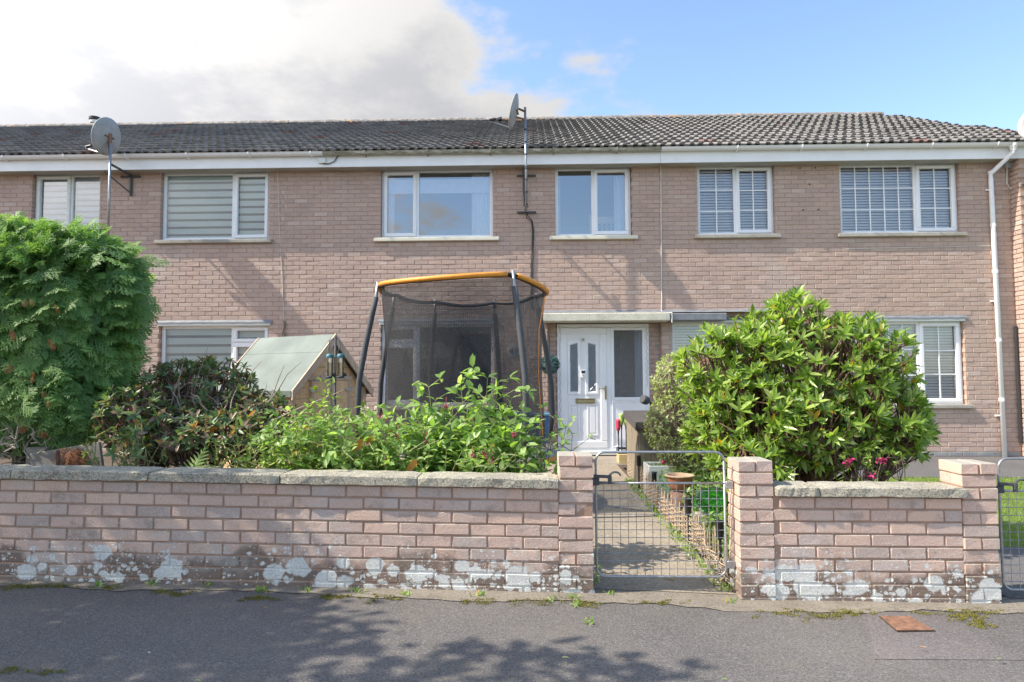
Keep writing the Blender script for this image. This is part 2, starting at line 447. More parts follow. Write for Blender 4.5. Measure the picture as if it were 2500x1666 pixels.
MT['dark'] = M_plain("black_plastic", (.022, .022, .024), .5, .2, 20)
MT['zebra_w'] = M_plain("zebra_blind_white", (.74, .84, .80), .8, .03, 3)
MT['zebra_g'] = M_sheer("zebra_blind_sheer", (.16, .20, .20), .80)
MT['zebra_b'] = M_plain("zebra_blind_pale", (.74, .82, .88), .8, .03, 3)
MT['slat'] = M_plain("venetian_slat", (.86, .86, .87), .5, .03, 5)
MT['curtain'] = M_plain("white_curtain", (.88, .90, .93), .9, .05, 12)
MT['tile'] = M_tile()
MT['ridge'] = M_ridge()
MT['galv'] = M_plain("galvanised_steel", (.38, .39, .40), .42, .28, 30, metal=.75, bump=.1)
MT['dish'] = M_plain("dish_grey", (.34, .335, .325), .55, .18, 9)
MT['rust'] = M_plain("rusty_steel", (.225, .115, .068), .9, .55, 26, bump=.6, bscale=90)
MT['cable_w'] = M_plain("white_cable", (.66, .64, .58), .6, .08, 6)
MT['cable_k'] = M_plain("black_cable", (.03, .03, .032), .6, .1, 6)
MT['net'] = M_net()
MT['foam'] = M_plain("grey_foam_sleeve", (.075, .078, .084), .75, .18, 40, bump=.25, bscale=160)
MT['orange'] = M_plain("orange_vinyl", (.78, .30, .035), .5, .14, 12, bump=.25, bscale=40)
MT['tramp_bed'] = M_plain("trampoline_mat", (.03, .03, .035), .6, .1, 6)
MT['pad'] = M_plain("faded_pad", (.34, .31, .27), .7, .3, 6)
MT['felt'] = M_speckle("green_roof_felt", (.205, .235, .21), (.265, .295, .265), (.145, .17, .155), 220, 2.5, .9, .3)
MT['felt_edge'] = M_speckle("felt_edge", (.13, .155, .14), (.2, .23, .21), (.08, .1, .09), 200, 2.5, .9, .3)
MT['felt_black'] = M_speckle("black_roof_felt", (.085, .075, .07), (.13, .12, .11), (.04, .035, .033), 200, 4, .95, .4)
MT['shed'] = M_wood("playhouse_timber", (.82, .55, .30), (.66, .38, .17), 0)
MT['shed_trim'] = M_wood("pale_trim_timber", (.62, .46, .32), (.46, .32, .21), 2)
MT['old_wood'] = M_wood("weathered_timber", (.27, .225, .165), (.155, .125, .09), 2)
MT['grey_wood'] = M_wood("grey_board", (.30, .27, .225), (.17, .15, .125), 0)
MT['new_wood'] = M_wood("pale_block", (.62, .48, .24), (.5, .36, .17), 0)
MT['bark_red'] = M_plain("rhododendron_bark", (.17, .095, .072), .85, .35, 30, bump=.6)
MT['bark'] = M_plain("brown_bark", (.15, .115, .085), .9, .35, 30, bump=.6)
MT['twig'] = M_plain("dry_twig", (.34, .28, .22), .85, .25, 30)
MT['stem'] = M_plain("green_stem", (.24, .25, .09), .6, .25, 20)
MT['wicker'] = M_plain("wicker_rod", (.44, .33, .235), .8, .35, 45)
MT['pot'] = M_plain("terracotta", (.36, .15, .075), .6, .25, 14, bump=.2)
MT['pot_rim'] = M_plain("weathered_pot", (.34, .24, .16), .7, .25, 14)
MT['ceramic'] = M_plain("white_glazed_sink", (.82, .82, .80), .18, .05, 5)
MT['blue'] = M_plain("blue_plastic", (.06, .16, .34), .45, .12, 5)
MT['pink'] = M_plain("pink_plastic", (.75, .07, .13), .4, .1, 5)
MT['lime'] = M_plain("lime_plastic", (.45, .60, .16), .5, .15, 9)
MT['brass'] = M_plain("aged_brass", (.42, .36, .22), .35, .2, 15, metal=.8)
MT['plaque'] = M_plain("house_number_plaque", (.42, .43, .45), .5, .08, 9)
MT['ink'] = M_plain("dark_lettering", (.03, .03, .035), .6, .05, 9)
MT['seed'] = M_speckle("bird_seed", (.46, .30, .13), (.66, .47, .24), (.22, .13, .06), 120)
MT['clear'] = M_glass("clear_plastic", .14, .93)
MT['teal'] = M_plain("teal_plastic", (.045, .16, .19), .45, .15, 9)
MT['moss'] = M_leaf("moss", [(0, (.11, .12, .02)), (.5, (.18, .17, .03)), (1, (.24, .19, .04))], .9, .15)
MT['conifer'] = M_leaf("cypress_foliage", [(0, (.10, .18, .045)), (.35, (.155, .275, .065)), (.7, (.215, .36, .085)), (.95, (.29, .44, .11)), (1, (.35, .48, .15))], .55, .45)
MT['dead'] = M_leaf("dead_foliage", [(0, (.20, .07, .03)), (.5, (.30, .12, .05)), (1, (.38, .18, .08))], .8, .2, (1.2, 1, .7))
MT['rhodo'] = M_leaf("rhododendron_leaf", [(0, (.09, .16, .03)), (.25, (.17, .275, .05)), (.6, (.275, .39, .08)), (.9, (.39, .49, .13)), (.97, (.46, .54, .2)), (.985, (.38, .38, .17)), (.991, (.62, .34, .03)), (1, (.62, .36, .04))], .28, .42)
MT['dark_rhodo'] = M_leaf("dark_rhododendron_leaf", [(0, (.085, .145, .060)), (.45, (.140, .215, .082)), (.70, (.21, .29, .11)), (.74, (.25, .32, .12)), (.75, (.26, .165, .11)), (.97, (.40, .26, .17)), (.98, (.50, .19, .03)), (1, (.48, .22, .03))], .42, .28)
MT['privet'] = M_leaf("small_pale_leaf", [(0, (.22, .31, .09)), (.5, (.35, .43, .16)), (.8, (.48, .53, .28)), (1, (.68, .68, .46))], .5, .4)
MT['shrub'] = M_leaf("garden_leaf", [(0, (.13, .23, .06)), (.35, (.22, .35, .09)), (.7, (.32, .45, .14)), (.95, (.44, .55, .24)), (.985, (.46, .55, .2)), (.991, (.50, .28, .05)), (1, (.5, .25, .04))], .42, .48)
MT['yellow_shrub'] = M_leaf("lime_leaf", [(0, (.12, .22, .025)), (.5, (.20, .31, .035)), (1, (.33, .40, .06))], .5, .4)
MT['fern'] = M_leaf("fern_leaf", [(0, (.10, .19, .035)), (.6, (.17, .28, .06)), (1, (.26, .36, .10))], .55, .4)
MT['tree_leaf'] = M_leaf("tree_leaf", [(0, (.04, .10, .02)), (.6, (.08, .16, .03)), (1, (.13, .22, .04))], .5, .3)
MT['berry'] = M_plain("red_bract", (.30, .045, .065), .5, .35, 60)
MT['flower'] = M_leaf("magenta_petal", [(0, (.45, .03, .14)), (1, (.62, .07, .24))], .6, .3, (1.2, .8, 1))
MT['white_petal'] = M_leaf("cream_petal", [(0, (.70, .66, .50)), (1, (.80, .74, .58))], .6, .3, (1, 1, .9))
MT['topiary'] = M_leaf("topiary_leaf", [(0, (.035, .085, .080)), (.6, (.07, .15, .14)), (1, (.15, .25, .24))], .6, .15, (1, 1.2, 1.1))
MT['yellow_leaf'] = M_leaf("fallen_yellow", [(0, (.62, .40, .03)), (1, (.70, .46, .05))], .6, .2, (1.2, 1, .5))
MT['orange_leaf'] = M_leaf("fallen_orange", [(0, (.55, .26, .06)), (1, (.62, .3, .07))], .6, .2, (1.2, 1, .5))
def _carboy():
    m, nt, b = newmat("green_glass")
    b.inputs["Base Color"].default_value = (.38, .78, .52, 1); b.inputs["Roughness"].default_value = .05
    b.inputs["Transmission Weight"].default_value = 1.0; b.inputs["IOR"].default_value = 1.35
    return m
MT['carboy'] = _carboy()
MT['plinth'] = M_speckle("plinth_brick", (.30, .30, .295), (.42, .42, .41), (.17, .17, .17), 90)
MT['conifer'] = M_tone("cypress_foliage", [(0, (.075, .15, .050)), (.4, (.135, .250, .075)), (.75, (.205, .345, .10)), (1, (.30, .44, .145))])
MT['fern'] = M_tone("fern_leaf", [(0, (.13, .23, .045)), (.6, (.20, .32, .07)), (1, (.32, .43, .13))])

# ------------------------------------------------------------------ mesh helpers
def link(o, parent=None):
    col.objects.link(o)
    if parent is not None:
        o.parent = parent
        o.matrix_parent_inverse = parent.matrix_basis.inverted()     # everything below is given in world space
    return o
def tag(o, label=None, cat=None, group=None, kind=None):
    if label: o["label"] = label
    if cat: o["category"] = cat
    if group: o["group"] = group
    if kind: o["kind"] = kind
    return o
def thing(name, loc, label, cat, group=None):
    o = bpy.data.objects.new(name, None); o.location = loc; o.empty_display_size = .1
    col.objects.link(o)
    o.matrix_basis = Matrix.Translation(Vector(loc))
    return tag(o, label, cat, group)
def mesh_obj(name, verts, faces, mat, parent=None, smooth=False):
    me = bpy.data.meshes.new(name)
    me.from_pydata([tuple(v) for v in verts] if not isinstance(verts, np.ndarray) else verts.tolist(), [], faces if isinstance(faces, list) else faces.tolist())
    me.materials.append(MT[mat] if isinstance(mat, str) else mat)
    if smooth: me.shade_smooth()
    return link(bpy.data.objects.new(name, me), parent)
SG = []; INS = []; IDX = {}
for ax in range(3):
    for s in (-1, 1):
        for a in (-1, 1):
            for c in (-1, 1):
                sg = [0, 0, 0]; o_ = [k for k in range(3) if k != ax]
                sg[ax] = s; sg[o_[0]] = a; sg[o_[1]] = c
                ins = [1, 1, 1]; ins[ax] = 0
                IDX[(ax, tuple(sg))] = len(SG); SG.append(sg); INS.append(ins)
SG = np.array(SG, float); INS = np.array(INS, float)
CF = []
def _quad(vs):
    P = np.array([SG[i] - .3 * SG[i] * INS[i] for i in vs]); c = P.mean(0)
    n = np.cross(P[1] - P[0], P[2] - P[0])
    return list(vs) if n @ c > 0 else list(vs)[::-1]
for ax in range(3):
    o_ = [k for k in range(3) if k != ax]
    for s in (-1, 1):
        q = []
        for a, c in ((-1, -1), (1, -1), (1, 1), (-1, 1)):
            sg = [0, 0, 0]; sg[ax] = s; sg[o_[0]] = a; sg[o_[1]] = c; q.append(IDX[(ax, tuple(sg))])
        CF.append(_quad(q))
for a1 in range(3):
    for a2 in range(a1 + 1, 3):
        a3 = 3 - a1 - a2
        for s1 in (-1, 1):
            for s2 in (-1, 1):
                q = []
                for ax, s3 in ((a1, -1), (a1, 1), (a2, 1), (a2, -1)):
                    sg = [0, 0, 0]; sg[a1] = s1; sg[a2] = s2; sg[a3] = s3; q.append(IDX[(ax, tuple(sg))])
                CF.append(_quad(q))
for sx in (-1, 1):
    for sy in (-1, 1):
        for sz in (-1, 1):
            CF.append(_quad([IDX[(ax, (sx, sy, sz))] for ax in range(3)]))
def cbox_v(h, c): return SG * np.array(h, float) - SG * INS * c

class MB:
    def __init__(s): s.v = []; s.f = []
    def add(s, vs, fs):
        n = len(s.v); s.v += [tuple(map(float, x)) for x in vs]; s.f += [tuple(i + n for i in f) for f in fs]; return s
    def box(s, x0, x1, y0, y1, z0, z1):
        return s.add([(x0, y0, z0), (x1, y0, z0), (x1, y1, z0), (x0, y1, z0), (x0, y0, z1), (x1, y0, z1), (x1, y1, z1), (x0, y1, z1)],
                     [(0, 3, 2, 1), (4, 5, 6, 7), (0, 1, 5, 4), (1, 2, 6, 5), (2, 3, 7, 6), (3, 0, 4, 7)])
    def cbox(s, x0, x1, y0, y1, z0, z1, c=.004):
        h = ((x1 - x0) / 2, (y1 - y0) / 2, (z1 - z0) / 2); c = min(c, .45 * min(h))
        return s.add(cbox_v(h, c) + np.array([(x0 + x1) / 2, (y0 + y1) / 2, (z0 + z1) / 2]), CF)
    def obox(s, cen, ax, h, c=.003):
        v = cbox_v(h, min(c, .45 * min(h))); A = np.array([list(a) for a in ax], float)
        return s.add(v @ A + np.array(cen, float), CF)
    def beam(s, a, b, w, t, up=(0, 0, 1), c=.003):
        a, b = Vector(a), Vector(b); d = (b - a); L = d.length; d.normalize()
        sd = d.cross(Vector(up))
        if sd.length < 1e-4: sd = d.cross(Vector((0, 1, 0)))
        sd.normalize(); u = sd.cross(d)
        return s.obox((a + b) / 2, (d, sd, u), (L / 2, w / 2, t / 2), c)
    def tube(s, pts, r, n=7, cap=True):
        pts = [Vector(p) for p in pts]; m = len(pts)
        rs = [r] * m if isinstance(r, (int, float)) else list(r)
        t0 = (pts[1] - pts[0]).normalized()
        nrm = t0.cross(Vector((0, 0, 1)))
        if nrm.length < 1e-3: nrm = t0.cross(Vector((1, 0, 0)))
        nrm.normalize(); rings = []; base = len(s.v)
        for i, p in enumerate(pts):
            t = (pts[min(i + 1, m - 1)] - pts[max(i - 1, 0)])
            if t.length < 1e-9: t = t0.copy()
            t.normalize(); nrm = (nrm - t * nrm.dot(t))
            if nrm.length < 1e-6: nrm = t.orthogonal()
            nrm.normalize(); bn = t.cross(nrm)
            for k in range(n):
                a = 2 * pi * k / n; q = p + (nrm * math.cos(a) + bn * math.sin(a)) * rs[i]
                s.v.append((q.x, q.y, q.z))
        for i in range(m - 1):
            for k in range(n):
                k2 = (k + 1) % n
                s.f.append((base + i * n + k, base + i * n + k2, base + (i + 1) * n + k2, base + (i + 1) * n + k))
        if cap:
            s.f.append(tuple(base + k for k in range(n))[::-1]); s.f.append(tuple(base + (m - 1) * n + k for k in range(n)))
        return s
    def lathe(s, prof, cen, n=20, axis=(0, 0, 1)):
        ax = Vector(axis).normalized(); e1 = ax.orthogonal().normalized(); e2 = ax.cross(e1); cen = Vector(cen); base = len(s.v)
        for r, h in prof:
            for k in range(n):
                a = 2 * pi * k / n; q = cen + ax * h + (e1 * math.cos(a) + e2 * math.sin(a)) * r; s.v.append((q.x, q.y, q.z))
        for i in range(len(prof) - 1):
            for k in range(n):
                k2 = (k + 1) % n
                s.f.append((base + i * n + k, base + i * n + k2, base + (i + 1) * n + k2, base + (i + 1) * n + k))
        return s
    def prism(s, poly, ext):
        e = Vector(ext); n = len(poly); a = [Vector(p) for p in poly]
        return s.add(a + [p + e for p in a], [tuple(range(n))[::-1], tuple(range(n, 2 * n))] + [(i, (i + 1) % n, (i + 1) % n + n, i + n) for i in range(n)])
    def sheet(s, x0, x1, y0, y1, zf, nx, ny):
        base = len(s.v)
        for j in range(ny + 1):
            for i in range(nx + 1):
                x = x0 + (x1 - x0) * i / nx; y = y0 + (y1 - y0) * j / ny; s.v.append((x, y, zf(x, y)))
        for j in range(ny):
            for i in range(nx):
                a = base + j * (nx + 1) + i; s.f.append((a, a + 1, a + nx + 2, a + nx + 1))
        return s
    def build(s, name, mat, parent=None, smooth=False): return mesh_obj(name, s.v, s.f, mat, parent, smooth)

# ------------------------------------------------------------------ bricks
def brick_rects(u0, u1, w0, w1, holes, course=.075, blen=.225, joint=.010, wref=0.0, phase=0.0):
    out = []
    k0 = math.floor((w0 - wref) / course + 1e-6)
    k = k0
    while wref + k * course < w1 - .02:
        a, b = max(w0, wref + k * course + joint / 2), min(w1, wref + (k + 1) * course - joint / 2)
        off = phase + (blen / 2 if k % 2 else 0)
        i = math.floor((u0 - off) / blen)
        row = []
        while off + i * blen < u1:
            x0, x1 = max(u0, off + i * blen + joint / 2), min(u1, off + (i + 1) * blen - joint / 2)
            if x1 - x0 > .025: row.append((x0, x1))
            i += 1
        mid = (a + b) / 2
        for (hx0, hx1, hz0, hz1) in holes:
            if hz0 < mid < hz1:
                nr = []
                for x0, x1 in row:
                    if x1 <= hx0 or x0 >= hx1: nr.append((x0, x1)); continue
                    if x0 < hx0 - .025: nr.append((x0, hx0))
                    if x1 > hx1 + .025: nr.append((hx1, x1))
                row = nr
        if b - a > .02: out += [(x0, x1, a, b) for x0, x1 in row]
        k += 1
    return out
def brick_variants(mat, depth, c):
    ms = []
    for i in range(6):
        v = cbox_v((.5, .5, .5), 0)
        h = np.array([.1075, depth / 2, .0325]); v = cbox_v(h, c) + rng.normal(0, .0011, (24, 3)); v = v / (2 * h)
        me = bpy.data.meshes.new("brick"); me.from_pydata(v.tolist(), [], CF); me.materials.append(MT[mat]); ms.append(me)
    return ms
BR_H = brick_variants('brick', .10, .005)
BR_W = brick_variants('wbrick', .1025, .0045)
def place_brick(me, cen, size, parent, rz=0.0, ry=0.0):
    o = bpy.data.objects.new("brick", me)
    o.matrix_basis = Matrix.Translation(cen) @ Matrix.Rotation(rz, 4, 'Z') @ Matrix.Rotation(ry, 4, 'Y') @ Matrix.Diagonal((*size, 1))
    return link(o, parent)
def joined_bricks(cens, halves, mat, parent, c=.005, jit=.001, name="brickwork"):
    cens = np.array(cens); halves = np.array(halves); N = len(cens)
    V = cens[:, None, :] + SG[None] * halves[:, None, :] - SG[None] * INS[None] * c
    V += rng.normal(0, jit, V.shape)
    Fs = []
    for i in range(N):
        n = i * 24; Fs += [tuple(k + n for k in f) for f in CF]
    o = mesh_obj(name, V.reshape(-1, 3), Fs, mat, parent)
    return tag(o, kind="stuff")
def slab_with_holes(mb, x0, x1, z0, z1, y0, y1, holes):
    xs = sorted({x0, x1, *[v for h in holes for v in h[:2] if x0 < v < x1]})
    zs = sorted({z0, z1, *[v for h in holes for v in h[2:] if z0 < v < z1]})
    def solid(i, j):
        if i < 0 or j < 0 or i >= len(xs) - 1 or j >= len(zs) - 1: return False
        cx, cz = (xs[i] + xs[i + 1]) / 2, (zs[j] + zs[j + 1]) / 2
        return not any(h[0] < cx < h[1] and h[2] < cz < h[3] for h in holes)
    for i in range(len(xs) - 1):
        for j in range(len(zs) - 1):
            if not solid(i, j): continue
            a, b, c, d = xs[i], xs[i + 1], zs[j], zs[j + 1]
            mb.add([(a, y0, c), (b, y0, c), (b, y0, d), (a, y0, d)], [(0, 1, 2, 3)])
            mb.add([(a, y1, c), (b, y1, c), (b, y1, d), (a, y1, d)], [(3, 2, 1, 0)])
            if not solid(i - 1, j): mb.add([(a, y0, c), (a, y0, d), (a, y1, d), (a, y1, c)], [(0, 1, 2, 3)])
            if not solid(i + 1, j): mb.add([(b, y0, c), (b, y0, d), (b, y1, d), (b, y1, c)], [(3, 2, 1, 0)])
            if not solid(i, j - 1): mb.add([(a, y0, c), (b, y0, c), (b, y1, c), (a, y1, c)], [(3, 2, 1, 0)])
            if not solid(i, j + 1): mb.add([(a, y0, d), (b, y0, d), (b, y1, d), (a, y1, d)], [(0, 1, 2, 3)])

# ================================================================== the setting
tag(MB().sheet(-400, 400, -400, 400, lambda x, y: gz(x) - .05 - (.25 if (abs(x) > 30 or y > 30) else 0), 120, 120).build("ground", 'soil'), kind="structure")
tag(MB().sheet(-16, 16, -12, 4.22, lambda x, y: gz(x), 60, 30).build("pavement", 'asphalt'), kind="structure")
tag(MB().sheet(-16, 16, 4.24, 11.2, lambda x, y: gg(x, y) - .004, 80, 30).build("garden_soil", 'soil'), kind="structure")
# concrete footing strip along the wall with a ragged front edge
def ragged_strip(x0, x1, yb, yf, name, mat, lift, amp=.03, n=120):
    v, f = [], []
    for i in range(n + 1):
        x = x0 + (x1 - x0) * i / n
        w = amp * (math.sin(x * 3.1) + .6 * math.sin(x * 8.3 + 1) + .5 * math.sin(x * 23.7 + 2)) + random.uniform(-.006, .006)
        v += [(x, yf(x) + w, gz(x) + lift), (x, yb, gz(x) + lift + .004)]
    for i in range(n): f.append((2 * i, 2 * i + 2, 2 * i + 3, 2 * i + 1))
    return tag(mesh_obj(name, v, f, mat), kind="structure")
ragged_strip(-6, 7, 4.30, lambda x: 4.03 - .02 * max(0, min(1, (x + .5))) + (.05 if x < -1.6 else 0), "concrete_strip", 'strip', .005)
tag(MB().sheet(.25, 1.29, 4.26, 9.86, lambda x, y: gg(x, y) + .012, 6, 20).build("garden_path", 'concrete'), kind="structure")
tag(MB().sheet(3.0, 12, 4.26, 5.45, lambda x, y: gg(x, y) + .012, 8, 4).build("driveway", 'drive'), kind="structure")
tag(MB().sheet(2.6, 14, 5.45, 8.75, lambda x, y: gg(x, y) + .008, 20, 10).build("lawn", 'lawn'), kind="structure")
tag(MB().sheet(2.9, 14, 8.75, 10.72, lambda x, y: gg(x, y) + .012, 10, 4).build("house_apron", 'drive'), kind="structure")
pq = [G(1990, 1408), G(2150, 1408), G(2353, 1518), G(2010, 1516)]
tag(mesh_obj("tarmac_patch", [p + Vector((0, 0, .0025)) for p in pq], [(3, 2, 1, 0)], 'patch'), kind="structure")

# ================================================================== the terrace
FY = 10.7
def fx(x, y=640): return D(x, y, FY).x
def fz(y, x=1176): return D(x, y, FY).z
X0, XA, XB, X1 = -10.45, fx(652), fx(1518), fx(2330)
Z0, ZW = -.05, fz(386)                       # wall foot and wall head
GUT_Y, FAS_Y = 10.425, 10.485
z_fas0, z_fas1 = D(1176, 379, FAS_Y).z, D(1176, 352, FAS_Y).z
EAVE_Y, z_eave = 10.40, D(1176, 342, 10.40).z
RIDGE_Y = 14.9
z_ridge = D(1176, 277, RIDGE_Y).z
slope_v = Vector((0, RIDGE_Y - EAVE_Y, z_ridge - z_eave)); slope_L = slope_v.length; slope_d = slope_v.normalized()
slope_n = Vector((0, -slope_d.z, slope_d.y))
def roof_pt(x, s, h=0.0): return Vector((x, EAVE_Y, z_eave)) + slope_d * s + slope_n * h
def roof_hit(xd, yd):                        # picture point on the roof plane
    d = Vector(_f + _r * ((xd * K - 1250) / F_PX) - _u * ((yd * K - 833) / F_PX)); o = Vector((0, 0, CAM_H))
    t = (Vector((0, EAVE_Y, z_eave)) - o).dot(slope_n) / d.dot(slope_n); return o + d * t
verge_top = roof_hit(2010, 262); verge_low = roof_hit(2492, 325)
XV1, XV0 = verge_top.x, verge_low.x
def snap(z): return round(z / .075) * .075
SILL_UP, SILL_LO = fz(547), fz(934, 1500)
HEAD_LO = fz(742, 1200)
zu0, zl0, zl1 = snap(SILL_UP), snap(SILL_LO), snap(HEAD_LO)
def hole(xa, xb, z0, z1): return (fx(xa, 460) if z0 > 3 else fx(xa, 830), fx(xb, 460) if z0 > 3 else fx(xb, 830), z0, z1)
H_W1 = hole(73, 229, zu0, 9); H_W2 = hole(369, 618, zu0, 9); H_W3 = hole(875, 1133, zu0, 9); H_W4 = hole(1275, 1451, zu0, 9)
H_W5 = hole(1603, 1781, zu0, 9); H_W6 = hole(1931, 2206, zu0, 9)
H_W0 = (H_W1[0] - 2.3, H_W1[0] - 1.0, zu0, 9)
H_W7 = hole(364, 617, zl0, zl1); H_W8 = hole(875, 1136, zl0, zl1); H_W10 = hole(1948, 2218, zl0, zl1)
H_DOOR = hole(1258, 1521, -9, zl1); H_W9 = hole(1546, 1812, zl0, zl1)

houses = [
    dict(x0=-17.2, x1=-10.45, gx0=-17.2, gx1=-10.45, holes=[], label="brick house at the far left edge of which only the roof shows"),
    dict(x0=X0, x1=XA, gx1=fx(752), gx0=X0, holes=[H_W0, H_W1, H_W2, H_W7], label="left-hand terraced house of brown brick behind the tall cypress hedge"),
    dict(x0=XA, x1=XB, gx0=fx(752), gx1=fx(1516), holes=[H_W3, H_W4, H_W8, H_DOOR], label="middle terraced brick house with the white front door and stained gutter"),
    dict(x0=XB, x1=X1, gx0=fx(1516), gx1=XV0, holes=[H_W5, H_W6, H_W9, H_W10], label="right-hand terraced brick house with glazing bars and venetian blinds"),
]
HIDE = [(0, 500, 330, 1060), (430, 830, 830, 1060), (1560, 700, 2130, 1060), (890, 900, 1250, 1060)]
def hidden(p):
    x, y = proj(p)
    if x < 2 or x > 2350 or y > 1055: return True
    return any(a < x < c and b < y < d for a, b, c, d in HIDE)
ROOF_N = 15; GAUGE = slope_L / ROOF_N; TW = .300
def tile_mesh():
    prof = [(-.5, 0), (-.40, 0), (-.355, .8), (-.165, .8), (-.12, 0), (.03, 0), (.085, .8), (.275, .8), (.33, 0), (.5, 0)]
    ms = []
    for q in range(4):
        v, f = [], []; n = len(prof)
        for yy, lift in ((0, .036), (GAUGE * 1.12, .0)):
            for a, b in prof: v.append((a * TW + random.uniform(-.002, .002), yy + (random.uniform(-.004, .004) if yy == 0 else 0), lift + b * .029))
        for a, b in prof: v.append((a * TW, .004, .036 + b * .029 - .030))
        for i in range(n - 1):
            f.append((i, i + 1, n + i + 1, n + i)); f.append((i + 1, i, 2 * n + i, 2 * n + i + 1))
        f.append((0, n, 2 * n)); f.append((n - 1, 3 * n - 1, 2 * n - 1))
        me = bpy.data.meshes.new("tile"); me.from_pydata(v, [], f); me.materials.append(MT['tile']); ms.append(me)
    return ms
TILES = tile_mesh()
roof_rot = Matrix(((1, 0, 0, 0), (0, slope_d.y, slope_n.y, 0), (0, slope_d.z, slope_n.z, 0), (0, 0, 0, 1)))
def verge_x(s): return XV0 + (XV1 - XV0) * s / slope_L

def build_house(h):
    root = thing("terraced_house", ((h['x0'] + h['x1']) / 2, FY, 0), h['label'], "house", "terraced houses")
    x0, x1 = h['x0'], h['x1']; holes = h['holes']
    mb = MB()
    slab_with_holes(mb, x0, x1, Z0, ZW, FY + .005, FY + .11, [(a - .008, b + .008, c - .008, d + .008) for a, b, c, d in holes])
    wall = mb.build("wall", 'mortar', root)
    rects = brick_rects(x0, x1 - (.0 if h is not houses[3] else 0), Z0, ZW, holes, phase=.03, joint=.0085)
    ranked = sorted(((hidden(((a + b) / 2, FY, (c + d) / 2)), abs((a + b) / 2 - (.3 if h is not houses[1] else -3)) + abs((c + d) / 2 - 2.6) * .7, i) for i, (a, b, c, d) in enumerate(rects)))
    single = {i for _, _, i in ranked[:300]}
    cens, halves = [], []
    for i, (a, b, c, d) in enumerate(rects):
        push = random.gauss(0, .0011); cen = ((a + b) / 2, FY + .05 + push, (c + d) / 2)
        if i in single: place_brick(random.choice(BR_H), cen, (b - a, .10, d - c), wall)
        else: cens.append(cen); halves.append(((b - a) / 2, .05, (d - c) / 2))
    if h is houses[3]:
        low = [i for i, c in enumerate(cens) if c[2] < .17]; hi_ = [i for i, c in enumerate(cens) if c[2] >= .17]
        joined_bricks([cens[i] for i in low], [halves[i] for i in low], 'plinth', wall, name="plinth")
        cens, halves = [cens[i] for i in hi_], [halves[i] for i in hi_]
    joined_bricks(cens, halves, 'brick', wall)
    # inner shell so that rooms are dark and closed
    mb = MB(); yb = FY + 8.4
    mb.box(x0 + .01, x0 + .09, FY + .13, yb, Z0, ZW); mb.box(x1 - .09, x1 - .01, FY + .13, yb, Z0, ZW)
    mb.box(x0 + .01, x1 - .01, FY + 4.2, FY + 4.3, Z0, ZW); mb.box(x0 + .1, x1 - .1, FY + .13, FY + 4.15, 2.38, 2.55)
    mb.box(x0 + .1, x1 - .1, FY + .13, FY + 4.15, Z0, .06); mb.box(x0 + .1, x1 - .1, FY + .13, FY + 4.15, ZW + .01, ZW + .09)
    mb.build("interior_wall", 'interior', root)
    MB().box(x0, x1, yb, yb + .2, Z0, ZW).build("rear_wall", 'brick', root)
    # roof
    mb = MB(); g0, g1 = h['gx0'], h['gx1']
    if h is houses[3]:
        A, B, C_, E_ = roof_pt(g0, 0, -.02), roof_pt(XV0 - .1, 0, -.02), roof_pt(XV1 - .08, slope_L, -.02), roof_pt(g0, slope_L, -.02)
    else:
        A, B, C_, E_ = roof_pt(g0, 0, -.02), roof_pt(g1, 0, -.02), roof_pt(g1, slope_L, -.02), roof_pt(g0, slope_L, -.02)
    bk = lambda p: Vector((p.x, 2 * RIDGE_Y - p.y, p.z))
    mb.add([A, B, C_, E_, bk(A), bk(B)], [(0, 1, 2, 3), (3, 2, 5, 4)])
    if h is houses[3]: mb.add([B, bk(B), C_], [(0, 1, 2)])
    roof = mb.build("roof", 'tile', root)
    for r in range(ROOF_N):
        s = r * GAUGE; xe = verge_x(s + GAUGE * .3) if h is houses[3] else g1
        i0 = math.ceil((g0 + 1e-6) / TW); x = i0 * TW
        if h is houses[0]: x = max(x, -13.2)
        while x < xe - (.05 if h is houses[3] else 1e-6):
            o = bpy.data.objects.new("tile", TILES[random.randrange(4)])
            p = roof_pt(x + TW / 2 - .15, s - .02, random.gauss(0, .002))
            o.matrix_basis = Matrix.Translation(p) @ roof_rot @ Matrix.Rotation(random.gauss(0, .006), 4, 'Z')
            link(o, roof); x += TW
    xr1 = XV1 if h is houses[3] else g1
    L = .45; n = max(1, round((xr1 - g0) / L)); L = (xr1 - g0) / n
    for i in range(n):
        a = g0 + i * L; mb = MB(); seg = 8; v = []
        for xx in (a + .004, a + L - .004):
            rr = .125 + random.uniform(-.004, .004); dz = random.uniform(-.006, .006)
            for k in range(seg + 1):
                an = pi * k / seg; v.append((xx, RIDGE_Y - rr * math.cos(an), z_ridge - .035 + dz + rr * .85 * math.sin(an) + random.uniform(-.004, .004)))
        n1 = seg + 1
        f = [(k, k + 1, n1 + k + 1, n1 + k) for k in range(seg)] + [tuple(range(n1))[::-1], tuple(range(n1, 2 * n1))]
        mesh_obj("ridge_tile", v, f, 'ridge', roof)
    # eaves
    e0, e1 = g0, g1 if h is not houses[3] else XV0
    MB().cbox(e0, e1 - .004, FAS_Y, FAS_Y + .02, z_fas0, z_fas1 + .06, .002).build("fascia", 'fascia', root)
    MB().cbox(e0, e1 - .004, FAS_Y + .02, FY + .02, z_fas0 + .006, z_fas0 + .016, .002).build("soffit", 'soffit', root)
    gut = 'gutter_old' if h is houses[2] else 'gutter'
    mb = MB(); seg = 8; v = []; gr = .056; gzc = z_fas1 + .035
    for xx in (e0 + .002, e1 - .002):
        for rr in (gr, gr - .006):
            for k in range(seg + 1):
                an = pi + pi * k / seg; v.append((xx, GUT_Y + rr * math.cos(an), gzc + rr * math.sin(an)))
    m1 = seg + 1; f = []
